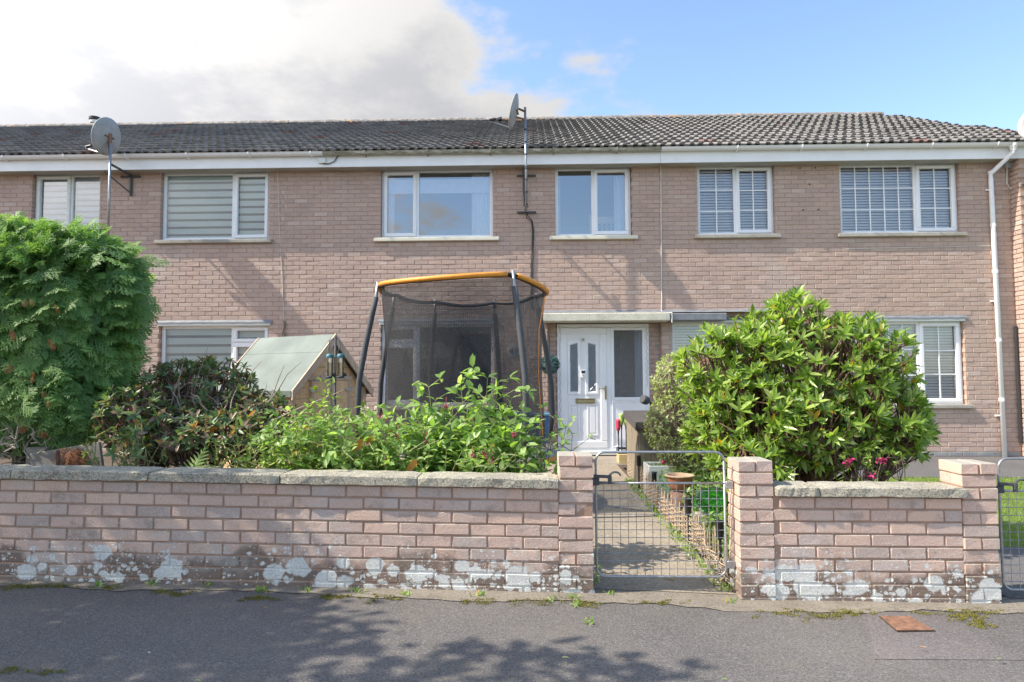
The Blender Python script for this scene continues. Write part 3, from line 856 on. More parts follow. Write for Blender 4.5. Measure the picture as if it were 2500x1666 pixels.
    for k in range(seg):
        f.append((k, k + 1, 2 * m1 + k + 1, 2 * m1 + k)); f.append((m1 + k + 1, m1 + k, 3 * m1 + k, 3 * m1 + k + 1))
    for a, b in ((0, m1), (seg, m1 + seg)): f.append((a, b, b + 2 * m1, a + 2 * m1))
    gutter = mesh_obj("gutter", v, f, gut, root, True)
    x = math.ceil(e0 / 1.0) * 1.0 + .35
    while x < e1 - .1:
        mb = MB(); mb.tube([(x, GUT_Y + .066 * math.cos(pi + pi * k / 8), gzc + .004 + .066 * math.sin(pi + pi * k / 8)) for k in range(9)], .009, 5)
        mb.box(x - .012, x + .012, FAS_Y - .03, FAS_Y, gzc - .075, gzc - .03)
        mb.build("gutter_bracket", gut, gutter); x += 1.02
    return root, wall, roof, gutter
built = [build_house(h) for h in houses]
HF, HL, HC, HR = (b[0] for b in built)

# ------------------------------------------------------------------ windows
WY = FY + .075                                # front plane of the frames
def rect_frame(mb, x0, x1, z0, z1, w, y0, y1, c=.006):
    mb.cbox(x0, x1, y0, y1, z0, z0 + w, c); mb.cbox(x0, x1, y0, y1, z1 - w, z1, c)
    mb.cbox(x0, x0 + w, y0, y1, z0 + w, z1 - w, c); mb.cbox(x1 - w, x1, y0, y1, z0 + w, z1 - w, c)
def window(house, H, cells, mat='upvc', sill='sill', bars=None, glass='glass', z1=None, inside=None, sill_ext=.07, y=WY):
    x0, x1, z0, zt = H; zt = z1 if z1 is not None else (ZW + .02 if zt > 8 else zt)
    mb = MB(); w = .055
    rect_frame(mb, x0 + .003, x1 - .003, z0, zt, w, y, y + .07)
    win_children = []
    for (a, b, c, d, kind) in cells:
        for edge, lo, hi in ((a, 0, 1),):
            if a > .01: mb.cbox(x0 + (x1 - x0) * a - .03, x0 + (x1 - x0) * a + .03, y - .001, y + .068, max(z0 + (zt - z0) * c, z0 + w * .9), min(z0 + (zt - z0) * d, zt - w * .9), .006)
        if c > .01: mb.cbox(x0 + (x1 - x0) * a + (w * .9 if a < .01 else .028), x0 + (x1 - x0) * b - (w * .9 if b > .99 else .028), y - .002, y + .066, z0 + (zt - z0) * c - .03, z0 + (zt - z0) * c + .03, .006)
    win = mb.build("window", mat, house)
    for (a, b, c, d, kind) in cells:
        xa = x0 + (x1 - x0) * a + (.030 if a > .01 else w); xb = x0 + (x1 - x0) * b - (.030 if b < .99 else w)
        za = z0 + (zt - z0) * c + (.030 if c > .01 else w); zb = z0 + (zt - z0) * d - (.030 if d < .99 else w)
        if kind == 'sash':
            m2 = MB(); rect_frame(m2, xa - .018, xb + .018, za - .018, zb + .018, .058, y - .022, y + .045, .008)
            m2.build("sash", mat, win)
            if d > .99:
                MB().cbox(xa + (xb - xa) * .12, xb - (xb - xa) * .12, y - .036, y - .022, zb - .022, zb - .004, .003).build("trickle_vent", mat, win)
            xa += .040; xb -= .040; za += .040; zb -= .040
        mesh_obj("pane", [(xa - .004, y + .028, za - .004), (xb + .004, y + .028, za - .004), (xb + .004, y + .028, zb + .004), (xa - .004, y + .028, zb + .004)], [(0, 1, 2, 3)], glass, win)
        if bars:
            nx, nz = bars[kind]
            for i in range(1, nx):
                xx = xa + (xb - xa) * i / nx; MB().box(xx - .009, xx + .009, y + .016, y + .026, za, zb).build("glazing_bar", 'upvc', win)
            for j in range(1, nz):
                zz_ = za + (zb - za) * j / nz
                MB().box(xa, xb, y + .0165, y + .0255, zz_ - .009, zz_ + .009).build("glazing_bar", 'upvc', win)
        if inside: inside(win, xa, xb, za, zb, y)
    if sill:
        MB().cbox(x0 - sill_ext, x1 + sill_ext, FY - .055, y + .01, z0 - .062, z0 - .002, .008).build("sill", sill, win)
    return win
def zebra(matw, period=.088):
    def f(win, xa, xb, za, zb, y):
        z = zb; k = 0
        while z > za:
            b = max(za, z - (period * .70 if k % 2 == 0 else period * .30))
            mesh_obj("blind_band", [(xa - .02, y + .085 + .004 * (k % 2), b), (xb + .02, y + .085 + .004 * (k % 2), b), (xb + .02, y + .085 + .004 * (k % 2), z), (xa - .02, y + .085 + .004 * (k % 2), z)],
                     [(0, 1, 2, 3)], matw if k % 2 == 0 else 'zebra_g', win)
            z = b; k += 1
    return f
def venetian(win, xa, xb, za, zb, y):
    mb = MB(); z = zb - .01; sp = .046
    while z > za - .01:
        t = random.uniform(-.002, .002)
        mb.add([(xa - .02, y + .074, z - .038 + t), (xb + .02, y + .074, z - .038), (xb + .02, y + .096, z), (xa - .02, y + .096, z + t)], [(0, 1, 2, 3)])
        z -= sp
    for fr in (.18, .82): xx = xa + (xb - xa) * fr; mb.tube([(xx, y + .076, za), (xx, y + .076, zb)], .0015, 4)
    o = mb.build("blind", 'slat', win); tag(o, kind="stuff")
def curtain_strip(win, xa, xb, za, zb, y, mat='curtain', depth=.14):
    n = 26; v, f = [], []
    for i in range(n + 1):
        x = xa + (xb - xa) * i / n; yy = y + depth + .025 * math.sin(i * 1.75) + .012 * math.sin(i * .7)
        v += [(x, yy, za - .02), (x + .01 * math.sin(i), yy, zb + .02)]
    for i in range(n): f.append((2 * i, 2 * i + 2, 2 * i + 3, 2 * i + 1))
    return mesh_obj("curtain", v, f, mat, win, True)
def fr(H, x, ref=460): return (fx(x, ref) - H[0]) / (H[1] - H[0])
a = fr(H_W1, 157)
window(HL, H_W0, [(0, .5, 0, 1, 'fixed'), (.5, 1, 0, 1, 'sash')], 'upvc_old', inside=zebra('zebra_b'))
window(HL, H_W1, [(0, a, 0, 1, 'sash'), (a, 1, 0, 1, 'fixed')], 'upvc_old', inside=zebra('zebra_b', .10))
a = fr(H_W2, 533)
window(HL, H_W2, [(0, a, 0, 1, 'fixed'), (a, 1, 0, 1, 'sash')], 'upvc', inside=zebra('zebra_w', .128), glass='glass_dark')
a = fr(H_W3, 957)
w3 = window(HC, H_W3, [(0, a, 0, 1, 'sash'), (a, 1, 0, 1, 'fixed')], 'upvc', sill='sill_cream', sill_ext=.10)
xc = H_W3[0] + (H_W3[1] - H_W3[0]) * .80
curtain_strip(w3, xc, H_W3[1] - .05, zu0 + .05, ZW - .05, WY, depth=.16); curtain_strip(w3, H_W3[0] + .05, H_W3[0] + .18, zu0 + .05, ZW - .05, WY, depth=.16)
MB().box(H_W3[0] + .05, H_W3[1] - .05, WY + .12, WY + .125, ZW - .36, ZW - .12).build("roller_blind", 'curtain', w3)
a = fr(H_W4, 1364)
w4 = window(HC, H_W4, [(0, a, 0, 1, 'fixed'), (a, 1, 0, 1, 'sash')], 'upvc', sill='sill_cream', sill_ext=.09)
curtain_strip(w4, H_W4[1] - .25, H_W4[1] - .06, zu0 + .05, ZW - .1, WY, depth=.2); curtain_strip(w4, H_W4[0] + .05, H_W4[0] + .10, zu0 + .05, ZW - .1, WY, depth=.2)
mb = MB(); cx = H_W4[1] - .38
mb.cbox(cx - .22, cx + .22, WY + .5, WY + .54, zu0 + .34, zu0 + .46); mb.cbox(cx - .22, cx + .22, WY + .5, WY + .54, zu0 - .2, zu0 - .1)
for i in range(6): mb.tube([(cx - .2 + i * .08, WY + .52, zu0 - .15), (cx - .2 + i * .08, WY + .52, zu0 + .36)], .012, 6)
mb.cbox(cx - .26, cx - .2, WY + .49, WY + .55, zu0 - 1.0, zu0 + .5); mb.cbox(cx + .2, cx + .26, WY + .49, WY + .55, zu0 - 1.0, zu0 + .5)
tag(mb.build("bed_headboard", 'shed'), "orange pine slatted headboard seen through the middle house's small upper window", "headboard")
a = fr(H_W5, 1693)
window(HR, H_W5, [(0, a, 0, 1, 'fixed'), (a, 1, 0, 1, 'sash')], bars={'fixed': (2, 3), 'sash': (2, 3)}, inside=venetian, glass='glass_dark')
a = fr(H_W6, 2110)
window(HR, H_W6, [(0, a, 0, 1, 'fixed'), (a, 1, 0, 1, 'sash')], bars={'fixed': (5, 3), 'sash': (2, 3)}, inside=venetian, glass='glass_dark')
a = fr(H_W7, 530, 830)
window(HL, H_W7, [(0, a, 0, 1, 'fixed'), (a, 1, 0, .78, 'sash'), (a, 1, .78, 1, 'sash')], inside=zebra('zebra_w', .15), glass='glass_dark')
a = fr(H_W8, 958, 830)
w8 = window(HC, H_W8, [(0, a, 0, .76, 'sash'), (0, a, .76, 1, 'sash'), (a, 1, 0, 1, 'fixed')], 'upvc', sill='sill_cream', sill_ext=.09, glass='glass_dark')
window(HR, H_W9, [(0, .5, 0, 1, 'fixed'), (.5, 1, 0, 1, 'sash')], bars={'fixed': (2, 3), 'sash': (2, 3)}, inside=venetian, glass='glass_dark', y=WY + .03)
a = fr(H_W10, 2119, 830)
window(HR, H_W10, [(0, a, 0, 1, 'fixed'), (a, 1, 0, 1, 'sash')], bars={'fixed': (5, 3), 'sash': (2, 3)}, inside=venetian, glass='glass_dark')
# boxed heads with lead flashing above the ground-floor windows
for house, H in ((HL, H_W7), (HC, H_W8), (HR, H_W10), (HR, H_W9)):
    MB().cbox(H[0] - .02, H[1] + .02, FY - .018, FY + .09, H[3] - .015, H[3] + .030, .004).build("window_head", 'upvc_old', house)
    mb = MB(); n = 24; v, f = [], []
    for i in range(n + 1):
        x = H[0] - .05 + (H[1] - H[0] + .1) * i / n; q = random.uniform(-.005, .005)
        v += [(x, FY + .002, H[3] + .082), (x, FY - .026 + q * .4, H[3] + .046 + q), (x, FY - .028 + q * .4, H[3] + .022 + q)]
    for i in range(n):
        for k in range(2): f.append((3 * i + k, 3 * i + k + 1, 3 * i + k + 4, 3 * i + k + 3))
    mesh_obj("lead_flashing", v, f, 'lead', house)

# ------------------------------------------------------------------ porch: recessed wall, door, canopy
DY = FY + .13
xdl, xdr = fx(1281, 880), fx(1496, 880); xm = fx(1403, 880); zd0, zd1 = D(1350, 1037, DY).z, zl1 - .01
mb = MB(); slab_with_holes(mb, H_DOOR[0] - .02, H_DOOR[1] + .02, Z0, zl1 + .05, DY + .012, DY + .08, [(xdl - .008, xdr + .008, -9, 9)])
pw = mb.build("porch_wall", 'mortar', HC)
for (a, b, c, d) in brick_rects(H_DOOR[0] - .02, H_DOOR[1] + .02, Z0, zl1, [(xdl, xdr, -9, 9)], phase=.1):
    place_brick(random.choice(BR_H), ((a + b) / 2, DY + .04, (c + d) / 2), (b - a, .08, d - c), pw)
mb = MB(); f = .062
rect_frame(mb, xdl + .002, xdr - .002, zd0, zd1, f, DY - .01, DY + .06, .008)
mb.cbox(xm - .045, xm + .03, DY - .008, DY + .058, zd0 + f, zd1 - f, .008)
dfr = mb.build("door_frame", 'upvc', HC)
mb = MB(); xl, xr_, zb_, zt_ = xdl + f - .004, xm - .042, zd0 + .055, zd1 - f
rect_frame(mb, xl, xr_, zb_, zt_, .11, DY - .02, DY + .03, .01)
mb.box(xl + .1, xr_ - .1, DY + .0, DY + .025, zb_ + .1, zt_ - .1)
door = mb.build("door", 'upvc', HC)
dw = xr_ - xl; dh = zt_ - zb_
def dpt(u, w): return xl + dw * u, zb_ + dh * w
for u0, u1 in ((.21, .37), (.60, .76)):
    xa, z0_ = dpt(u0, .465); xb, z1_ = dpt(u1, .87); out = u0 < .5
    zl_, zr_ = (z1_ - .035, z1_) if out else (z1_, z1_ - .035)
    def pent(g, y): return [(xa - g, y, z0_ - g), (xb + g, y, z0_ - g), (xb + g, y, zr_ + g), (xa - g, y, zl_ + g)]
    o_ = pent(.045, DY - .016); i_ = pent(0, DY - .004); o2 = pent(.05, DY + .002)
    v = o2 + o_ + [(x, DY - .017, z) for x, _, z in pent(.012, 0)] + i_
    fs = [(k + 4 * l, (k + 1) % 4 + 4 * l, (k + 1) % 4 + 4 * l + 4, k + 4 * l + 4) for l in range(3) for k in range(4)]
    mesh_obj("pane_moulding", v, fs, 'upvc', door)
    mesh_obj("leaded_pane", i_, [(0, 1, 2, 3)], 'obscure', door)
    mb = MB(); n = 6; step = (z1_ - .035 - z0_) / n
    for k in range(n):
        za_, zb2 = z0_ + k * step, z0_ + (k + 1) * step
        mb.tube([(xa, DY - .007, za_), (xb, DY - .007, zb2)], .0028, 4); mb.tube([(xb, DY - .007, za_), (xa, DY - .007, zb2)], .0028, 4)
    mb.build("lead_lattice", 'galv', door)
    xa2, za2 = dpt(u0 - .035, .10); xb2, zb2 = dpt(u1 + .035, .36)
    mb = MB(); rect_frame(mb, xa2, xb2, za2, zb2, .022, DY - .012, DY + .004, .008); mb.cbox(xa2 + .045, xb2 - .045, DY - .010, DY + .004, za2 + .045, zb2 - .045, .008)
    mb.build("door_panel", 'upvc', door)
xa, za = dpt(.32, .372); xb, zb = dpt(.74, .402)
mb = MB(); rect_frame(mb, xa, xb, za - .012, zb + .012, .012, DY - .022, DY - .002, .003); mb.cbox(xa + .014, xb - .014, DY - .018, DY - .004, za + .004, zb - .004, .004)
mb.build("letterbox", 'brass', door)
xa, za = dpt(.965, .40); mb = MB(); mb.cbox(xa - .017, xa + .017, DY - .030, DY - .018, za, za + .22, .006)
mb.tube([(xa, DY - .03, za + .175), (xa, DY - .065, za + .175), (xa - .12, DY - .068, za + .178)], .009, 7); mb.build("door_handle", 'brass', door)
xa, za = dpt(.485, .885); MB().cbox(xa - .03, xa + .03, DY - .026, DY - .018, za - .005, za + .055, .003).build("number_plate", 'sill_cream', door)
mb = MB(); mb.tube([(xa + .008, DY - .029, za + .008), (xa + .008, DY - .029, za + .044), (xa - .012, DY - .029, za + .020), (xa + .016, DY - .029, za + .020)], .003, 4)
mb.build("door_number", 'ink', door)
xa, za = dpt(.485, .58); MB().cbox(xa - .038, xa + .038, DY - .042, DY - .018, za, za + .125, .008).build("doorbell", 'upvc', door)
MB().cbox(xa - .032, xa + .032, DY - .046, DY - .040, za + .075, za + .118, .003).build("doorbell_lens", 'dark', door)
MB().lathe([(0, 0), (.016, 0), (.018, .005), (.014, .006), (0, .006)], (xa, DY - .042, za + .04), 14, (0, -1, 0)).build("bell_button", 'plaque', door)
# side light
sx0, sx1 = xm + .03, xdr - f; sz = zd0 + .055
zmid = D(1450, 895, DY).z; zp = D(1450, 920, DY).z
mb = MB(); rect_frame(mb, sx0, sx1, zp, zd1 - f, .048, DY - .012, DY + .03, .008); sl = mb.build("side_light", 'upvc', HC)
mesh_obj("side_pane", [(sx0 + .045, DY + .006, zp + .045), (sx1 - .045, DY + .006, zp + .045), (sx1 - .045, DY + .006, zd1 - f - .045), (sx0 + .045, DY + .006, zd1 - f - .045)], [(0, 1, 2, 3)], 'obscure', sl)
curtain_strip(sl, sx1 - .17, sx1 - .03, zp + .03, zd1 - f - .03, DY, depth=.05)
mb = MB(); rect_frame(mb, sx0, sx1, sz, zp - .002, .03, DY - .012, DY + .02, .008); mb.box(sx0 + .02, sx1 - .02, DY - .002, DY + .015, sz + .02, zp - .02); mb.build("side_panel", 'upvc', sl)
mb = MB(); mb.cbox(xdl - .02, xdr + .02, DY - .05, DY + .05, zd0 - .06, zd0, .006); mb.build("door_sill", 'upvc_old', HC)
# fairy-light wire around the frame
mb = MB(); pts = []
for i in range(40): pts.append((xdl + .04 + .012 * math.sin(i * 1.9), DY - .02, zd0 + .35 + (zd1 - zd0 - .38) * i / 39))
for i in range(28): pts.append((xdl + .05 + (xdr - xdl - .1) * i / 27, DY - .02, zd1 - .045 - .028 * abs(math.sin(i * .35)) + random.uniform(-.004, .004)))
for i in range(34): pts.append((xdr - .04 + .012 * math.sin(i * 1.7), DY - .02, zd1 - .04 - 1.0 * i / 33))
mb.tube(pts, .0025, 4); mb.build("fairy_lights", 'twig', HC)
# canopy slab
cx0, cx1 = fx(1240, 728), fx(1531, 728); CY0 = FY - .30
zc1, zc0 = D(1390, 719, CY0).z, D(1390, 738, CY0).z
MB().cbox(cx0, cx1, CY0, FY + .10, zc0, zc1, .012).build("door_canopy", 'canopy', HC)
MB().cbox(cx1 + .003, fx(1660, 728), CY0 + .05, FY + .09, zc0 + .005, zc1 - .01, .012).build("window_canopy", 'lead', HR)
for xa, xb, hs in ((cx0, cx1, HC), (cx1, fx(1830, 728), HR)):
    n = 24; v, f = [], []
    for i in range(n + 1):
        x = xa + (xb - xa) * i / n; q = random.uniform(-.006, .006)
        v += [(x, FY + .003, zc1 + .075), (x, FY - .02, zc1 + .045 + q), (x, CY0 + .10, zc1 + .012 + q * .3)]
    for i in range(n):
        for k in range(2): f.append((3 * i + k, 3 * i + k + 1, 3 * i + k + 4, 3 * i + k + 3))
    mesh_obj("canopy_flashing", v, f, 'lead', hs)
MB().cbox(.05, 2.15, 9.86, FY + .10, gg(1, 9.9) - .03, zd0 - .075, .012).build("door_step", 'concrete', HC)

# ------------------------------------------------------------------ pipes and cables on the fronts
px_, pz_ = D(2312, 1050, FY - .05).x - .02, 0.05
gzc = z_fas1 + .035
mb = MB(); xo = D(2328, 340, GUT_Y).x
mb.tube([(xo, GUT_Y, gzc - .03), (xo, GUT_Y, gzc - .10), (xo, GUT_Y, gzc - .15), (px_ - .03, FY - .045, gzc - .42), (px_ - .03, FY - .045, gzc - .52), (px_, FY - .045, .02)], .036, 12)
dp = mb.build("downpipe", 'gutter', HR, True)
MB().lathe([(.062, 0), (.062, .04), (.045, .09), (.040, .12)], (xo, GUT_Y, gzc - .01), 14, (0, 0, -1)).build("outlet", 'gutter', dp)
for zc in (gzc - .16, gzc - .43, 3.75, 3.0, 1.9, .95):
    MB().lathe([(.0365, 0), (.041, 0), (.041, .05), (.0365, .05)], (px_ - .03 + .03 * (1 - min(1, zc / 4.4)) if zc < 4.5 else px_ - .03, FY - .045, zc), 12).build("pipe_collar", 'gutter', dp)
for zc in (4.36, 2.55, .72): MB().cbox(px_ - .10, px_ + .02, FY - .03, FY - .002, zc - .012, zc + .012, .003).build("pipe_clip", 'gutter', dp)
def cable(pts, r, mat, name, parent): return MB().tube(pts, r, 5).build(name, mat, parent)
def wob(a, b, n, amp, y): return [Vector((a[0] + (b[0] - a[0]) * i / n + random.uniform(-amp, amp), y, a[1] + (b[1] - a[1]) * i / n)) for i in range(n + 1)]
c1 = [(D(1518, 375, FY).x, z_fas0), (D(1520, 715, FY).x, zc1 + .06)]
cable(wob(*c1, 12, .004, FY - .008) + [Vector((c1[1][0] + .02, FY - .05, zc1 + .02)), Vector((c1[1][0] + .11, CY0 + .02, zc1 - .005)), Vector((c1[1][0] + .10, CY0, zc0 - .03))], .008, 'cable_w', "cable", HR)
cable(wob((D(637, 395, FY).x, ZW), (D(652, 730, FY).x, 2.4), 14, .004, FY - .006) + [Vector((D(654, 745, FY).x, FY - .012, 2.25))], .004, 'cable_w', "cable", HL)
mb = MB()
for k in range(9): mb.tube([(D(655, 742, FY).x + random.uniform(-.03, .03), FY - .015, 2.32 - k * .03), (D(655, 742, FY).x + random.uniform(-.05, .06), FY - .03, 2.25 - k * .035)], .006, 4)
mb.build("dry_creeper", 'bark', HL)
xw = D(2285, 560, FY).x
cable([(D(1945, 560, FY).x, FY - .006, 3.42), (D(2150, 558, FY).x, FY - .006, 3.44), (xw - .06, FY - .006, 3.45), (xw - .01, FY - .006, 3.43), (xw, FY - .006, 3.36), (xw + .05, FY - .006, 2.2)], .005, 'cable_w', "cable", HR)
jx = D(2317, 381, FY).x; jz = D(2317, 388, FY).z
jb = MB().cbox(jx - .07, jx + .07, FY - .05, FY - .002, jz, jz + .11, .006).build("junction_box", 'plaque', HR)
cable([(jx - .04, FY - .02, jz), (jx - .05, FY - .02, jz - .25), (jx, FY - .02, jz - .34), (jx + .06, FY - .02, jz - .25), (jx + .06, FY - .02, jz)], .010, 'cable_w', "cable", HR)
cable([(jx + .03, FY - .02, jz), (jx + .04, FY - .012, jz - 1.0), (jx + .06, FY - .012, 2.0), (jx + .08, FY - .012, .3)], .012, 'cable_k', "cable", HR)
jb2x, jb2z = D(741, 371, FAS_Y).x, D(741, 374, FAS_Y).z
MB().cbox(jb2x - .06, jb2x + .06, FAS_Y - .035, FAS_Y - .001, jb2z - .02, jb2z + .07, .005).build("junction_box", 'upvc_old', HL)
cable([(jb2x, FAS_Y - .02, jb2z - .02), (jb2x + .10, FAS_Y - .02, jb2z - .03), (jb2x + .2, FAS_Y - .015, jb2z + .01), (jb2x + .27, FAS_Y - .02, jb2z + .12)], .008, 'cable_k', "cable", HL)
hx, hz = D(1180, 807, FY).x, D(1180, 807, FY).z
pl = tag(MB().lathe([(0, .012), (.10, .012), (.105, .004), (.105, 0)], (hx, FY - .002, hz), 28, (0, -1, 0)).build("house_number_sign", 'plaque'), "round grey house number sign reading 41 on the brick, seen through the net", "sign")
mb = MB(); y_ = FY - .018
mb.tube([(hx - .018, y_, hz - .05), (hx - .018, y_, hz + .05), (hx - .062, y_, hz - .012), (hx - .005, y_, hz - .012)], .008, 5)
mb.tube([(hx + .022, y_, hz + .03), (hx + .042, y_, hz + .05), (hx + .042, y_, hz - .05)], .008, 5); mb.build("digits", 'ink', pl)

# ------------------------------------------------------------------ projecting neighbour at the far right
root = thing("projecting_house", (X1 + .5, FY - .2, 0), "brick house end standing forward of the terrace behind the white downpipe", "house")
y0p = FY - .21
sw = MB().box(X1 + .012, X1 + 3, y0p + .012, FY + .1, Z0, ZW + .02).build("side_wall", 'mortar', root)
for (a, b, c, d) in brick_rects(y0p, FY + .02, Z0, ZW, [], phase=.05):
    o = place_brick(random.choice(BR_H), (X1 + .05, (a + b) / 2, (c + d) / 2), (b - a, .10, d - c), sw, rz=pi / 2)
mb_c, mb_h = [], []
for (a, b, c, d) in brick_rects(X1 + .11, X1 + 2.5, Z0, ZW, [], phase=.02): mb_c.append(((a + b) / 2, y0p + .05, (c + d) / 2)); mb_h.append(((b - a) / 2, .05, (d - c) / 2))
joined_bricks(mb_c, mb_h, 'brick', sw)
dx = X1 + .06
MB().tube([(dx - .09, FY - .03, 2.15), (dx - .085, FY - .035, .3)], .022, 7).build("waste_pipe", 'cable_k', root)

# ------------------------------------------------------------------ satellite dishes
def arc_disc(mb, cen, axis, R, depth, up=(0, 0, 1)):
    ax = Vector(axis).normalized(); e2 = (Vector(up) - ax * ax.dot(Vector(up))).normalized(); e1 = e2.cross(ax); cen = Vector(cen); n = 28; rings = 5; b = len(mb.v)
    for side in (0, 1):
        for i in range(rings + 1):
            r = R * i / rings; h = depth * (i / rings) ** 2 + (-.010 if side else 0)
            for k in range(n):
                a = 2 * pi * k / n; q = cen + ax * h + (e1 * math.cos(a) * .92 + e2 * math.sin(a)) * r; mb.v.append((q.x, q.y, q.z))
    st = (rings + 1) * n
    for side in (0, 1):
        for i in range(rings):
            for k in range(n):
                k2 = (k + 1) % n; q = (b + side * st + i * n + k, b + side * st + i * n + k2, b + side * st + (i + 1) * n + k2, b + side * st + (i + 1) * n + k)
                mb.f.append(q if not side else q[::-1])
    for k in range(n): k2 = (k + 1) % n; mb.f.append((b + rings * n + k, b + rings * n + k2, b + st + rings * n + k2, b + st + rings * n + k))
    return e1, e2
def satellite_dish(label, mast_top, mast_bot, dish_c, R, axis, brackets, style, bends=None):
    root = thing("satellite_dish", mast_bot, label, "satellite dish", "satellite dishes on masts")
    MB().tube([mast_bot, mast_top], .020, 10).build("mast", 'galv', root, True)
    ax = Vector(axis).normalized()
    mb = MB(); e1, e2 = arc_disc(mb, dish_c, ax, R, .055); d = mb.build("dish", 'dish', root, True)
    low = Vector(dish_c) - e2 * (R * .95) + ax * .05; lnb = Vector(dish_c) + ax * .40 - e2 * (R * .80)
    MB().tube([low - ax * .05, lnb], .010, 6).build("feed_arm", 'galv', root)
    MB().tube([lnb - ax * .0 + e2 * .02, lnb - ax * .10 + e2 * .055], .024, 9).build("receiver_horn", 'dark', root)
    mc = Vector(mast_top) - Vector((0, 0, .12))
    mb = MB(); bk = Vector(dish_c) - ax * .015
    mb.beam(bk + e2 * .06, mc + Vector((0, 0, .05)), .045, .02); mb.beam(bk - e2 * .08, mc - Vector((0, 0, .08)), .03, .02)
    mb.beam(bk + e1 * .09, bk - e1 * .09, .03, .015); mb.build("mount", 'rust', root)
    for z, wide in brackets:
        mx, my = mast_bot[0], mast_bot[1]
        mb = MB(); mb.cbox(mx - .012, mx + .012, my - .02, FY - .004, z - .014, z + .014, .003)
        if style == 'tee': mb.cbox(mx - wide, mx + wide, FY - .030, FY - .003, z - .016, z + .016, .003); mb.cbox(mx - .03, mx + .03, my - .028, my + .028, z - .010, z + .010, .003)
        mb.build("wall_bracket", 'foam', root)
    return root, lnb
MY = FY - .385
mt, mbm = D(1206.5, 247, MY), D(1210, 487, MY)
zb1, zb2 = D(1205, 405, FY).z, D(1205, 489, FY).z
dc = D(1187, 258, MY - .02)
cr, _ = satellite_dish("edge-on satellite dish on a straight mast above the middle house", mt, mbm, dc, .285, (-.965, .10, .24), [(zb1, .155), (zb2, .155)], 'tee')
for k in range(7): MB().lathe([(.021, 0), (.024, 0), (.024, .02), (.021, .02)], mbm + (mt - mbm) * (.06 + k * .12), 8).build("cable_tie", 'dark', cr)
xk = mbm.x; MB().tube([(xk - .045, FY - .05, zb1 + .12), (xk - .045, FY - .05, zb1 - .42)], .02, 6).build("stay", 'foam', cr)
MB().tube([(xk - .045, MY + .05, zb2 + .02), (xk - .045, MY + .05, zb2 + .20)], .016, 6).build("stub", 'dark', cr)
zz0 = zc1 + .1
cable([(xk - .02, MY + .03, zb2 - .02), (xk + .02, FY - .06, zb2 - .07), (xk + .09, FY - .03, zb2 - .14), (xk + .115, FY - .012, zb2 - .3), (D(1224, 600, FY).x, FY - .010, 3.2), (D(1224, 700, FY).x, FY - .010, zz0)], .008, 'cable_k', "cable", HC)
cable([(xk - .03, MY + .03, zb2 - .02), (xk, FY - .06, zb2 - .10), (xk + .08, FY - .03, zb2 - .16), (xk + .095, FY - .012, zb2 - .32), (D(1224, 600, FY).x - .022, FY - .010, 3.2), (D(1224, 700, FY).x - .022, FY - .010, zz0)], .008, 'cable_k', "cable", HC)
MY2 = FY - .60
mt, mbm = D(254, 330, MY2), D(248, 560, MY2)
lr, _ = satellite_dish("pale grey satellite dish showing its back on a slim mast above the cypress hedge", mt, mbm, D(250, 315, MY2 + .02), .30, (-.955, .20, .22), [], 'none')
bz = D(300, 418, FY).z; bx = D(303, 418, FY).x
mb = MB(); mb.beam((mbm.x - .02, MY2, bz + .12), (bx, FY - .03, bz + .10), .03, .03); mb.beam((bx, FY - .02, bz + .11), (bx, FY - .02, bz - .25), .035, .03); mb.beam((bx - .18, FY - .02, bz + .08), (bx + .16, FY - .02, bz + .08), .03, .03)
mb.beam((bx - .30, FY - .28, bz + .10), (bx, FY - .03, bz - .2), .02, .02); mb.build("wall_bracket", 'foam', lr)
MY3 = y0p - .45
satellite_dish("satellite dish cut off by the right edge of the picture above the eaves", D(2396, 260, MY3), D(2400, 420, MY3), D(2388, 283, MY3), .29, (-.80, -.55, .25), [(D(2400, 405, MY3).z, .1)], 'plain')
# roof flue and dislodged tile piece
fp = Vector((D(208, 290, RIDGE_Y).x, RIDGE_Y + .15, z_ridge + .02))
fl = thing("roof_flue", fp, "short black and white flue cowl on the left-hand ridge", "flue")
MB().lathe([(.13, -.3), (.13, .04), (.10, .05), (.10, .11)], fp, 16).build("collar", 'dark', fl)
MB().lathe([(.105, .10), (.115, .12), (.115, .17), (.105, .18)], fp, 16).build("white_band", 'upvc_old', fl)
MB().lathe([(.125, .18), (.13, .19), (.13, .25), (.12, .26), (0, .265)], fp, 16).build("cap", 'dark', fl)
vp = roof_hit(1155, 283)
vt = thing("roof_vent", vp, "slipped dark roof vent with a reddish pipe beside the middle dish", "vent")
MB().beam(vp + Vector((-.16, 0, .05)), vp + Vector((-.02, 0, .10)), .14, .05).build("hood", 'foam', vt)
MB().beam(vp + Vector((0, -.02, .07)), vp + Vector((.42, -.06, .02)), .05, .03).build("pipe", 'rust', vt)
for (xx, zz_) in ((1838, 387), (1873, 386), (1860, 424), (1845, 483), (1880, 482)):
    p = D(xx * 1.0, zz_ * 1.0, FY); MB().lathe([(0, .012), (.012, .010), (.012, 0)], (p.x, FY - .001, p.z), 8, (0, -1, 0)).build("screw_plug", 'ink', HR)

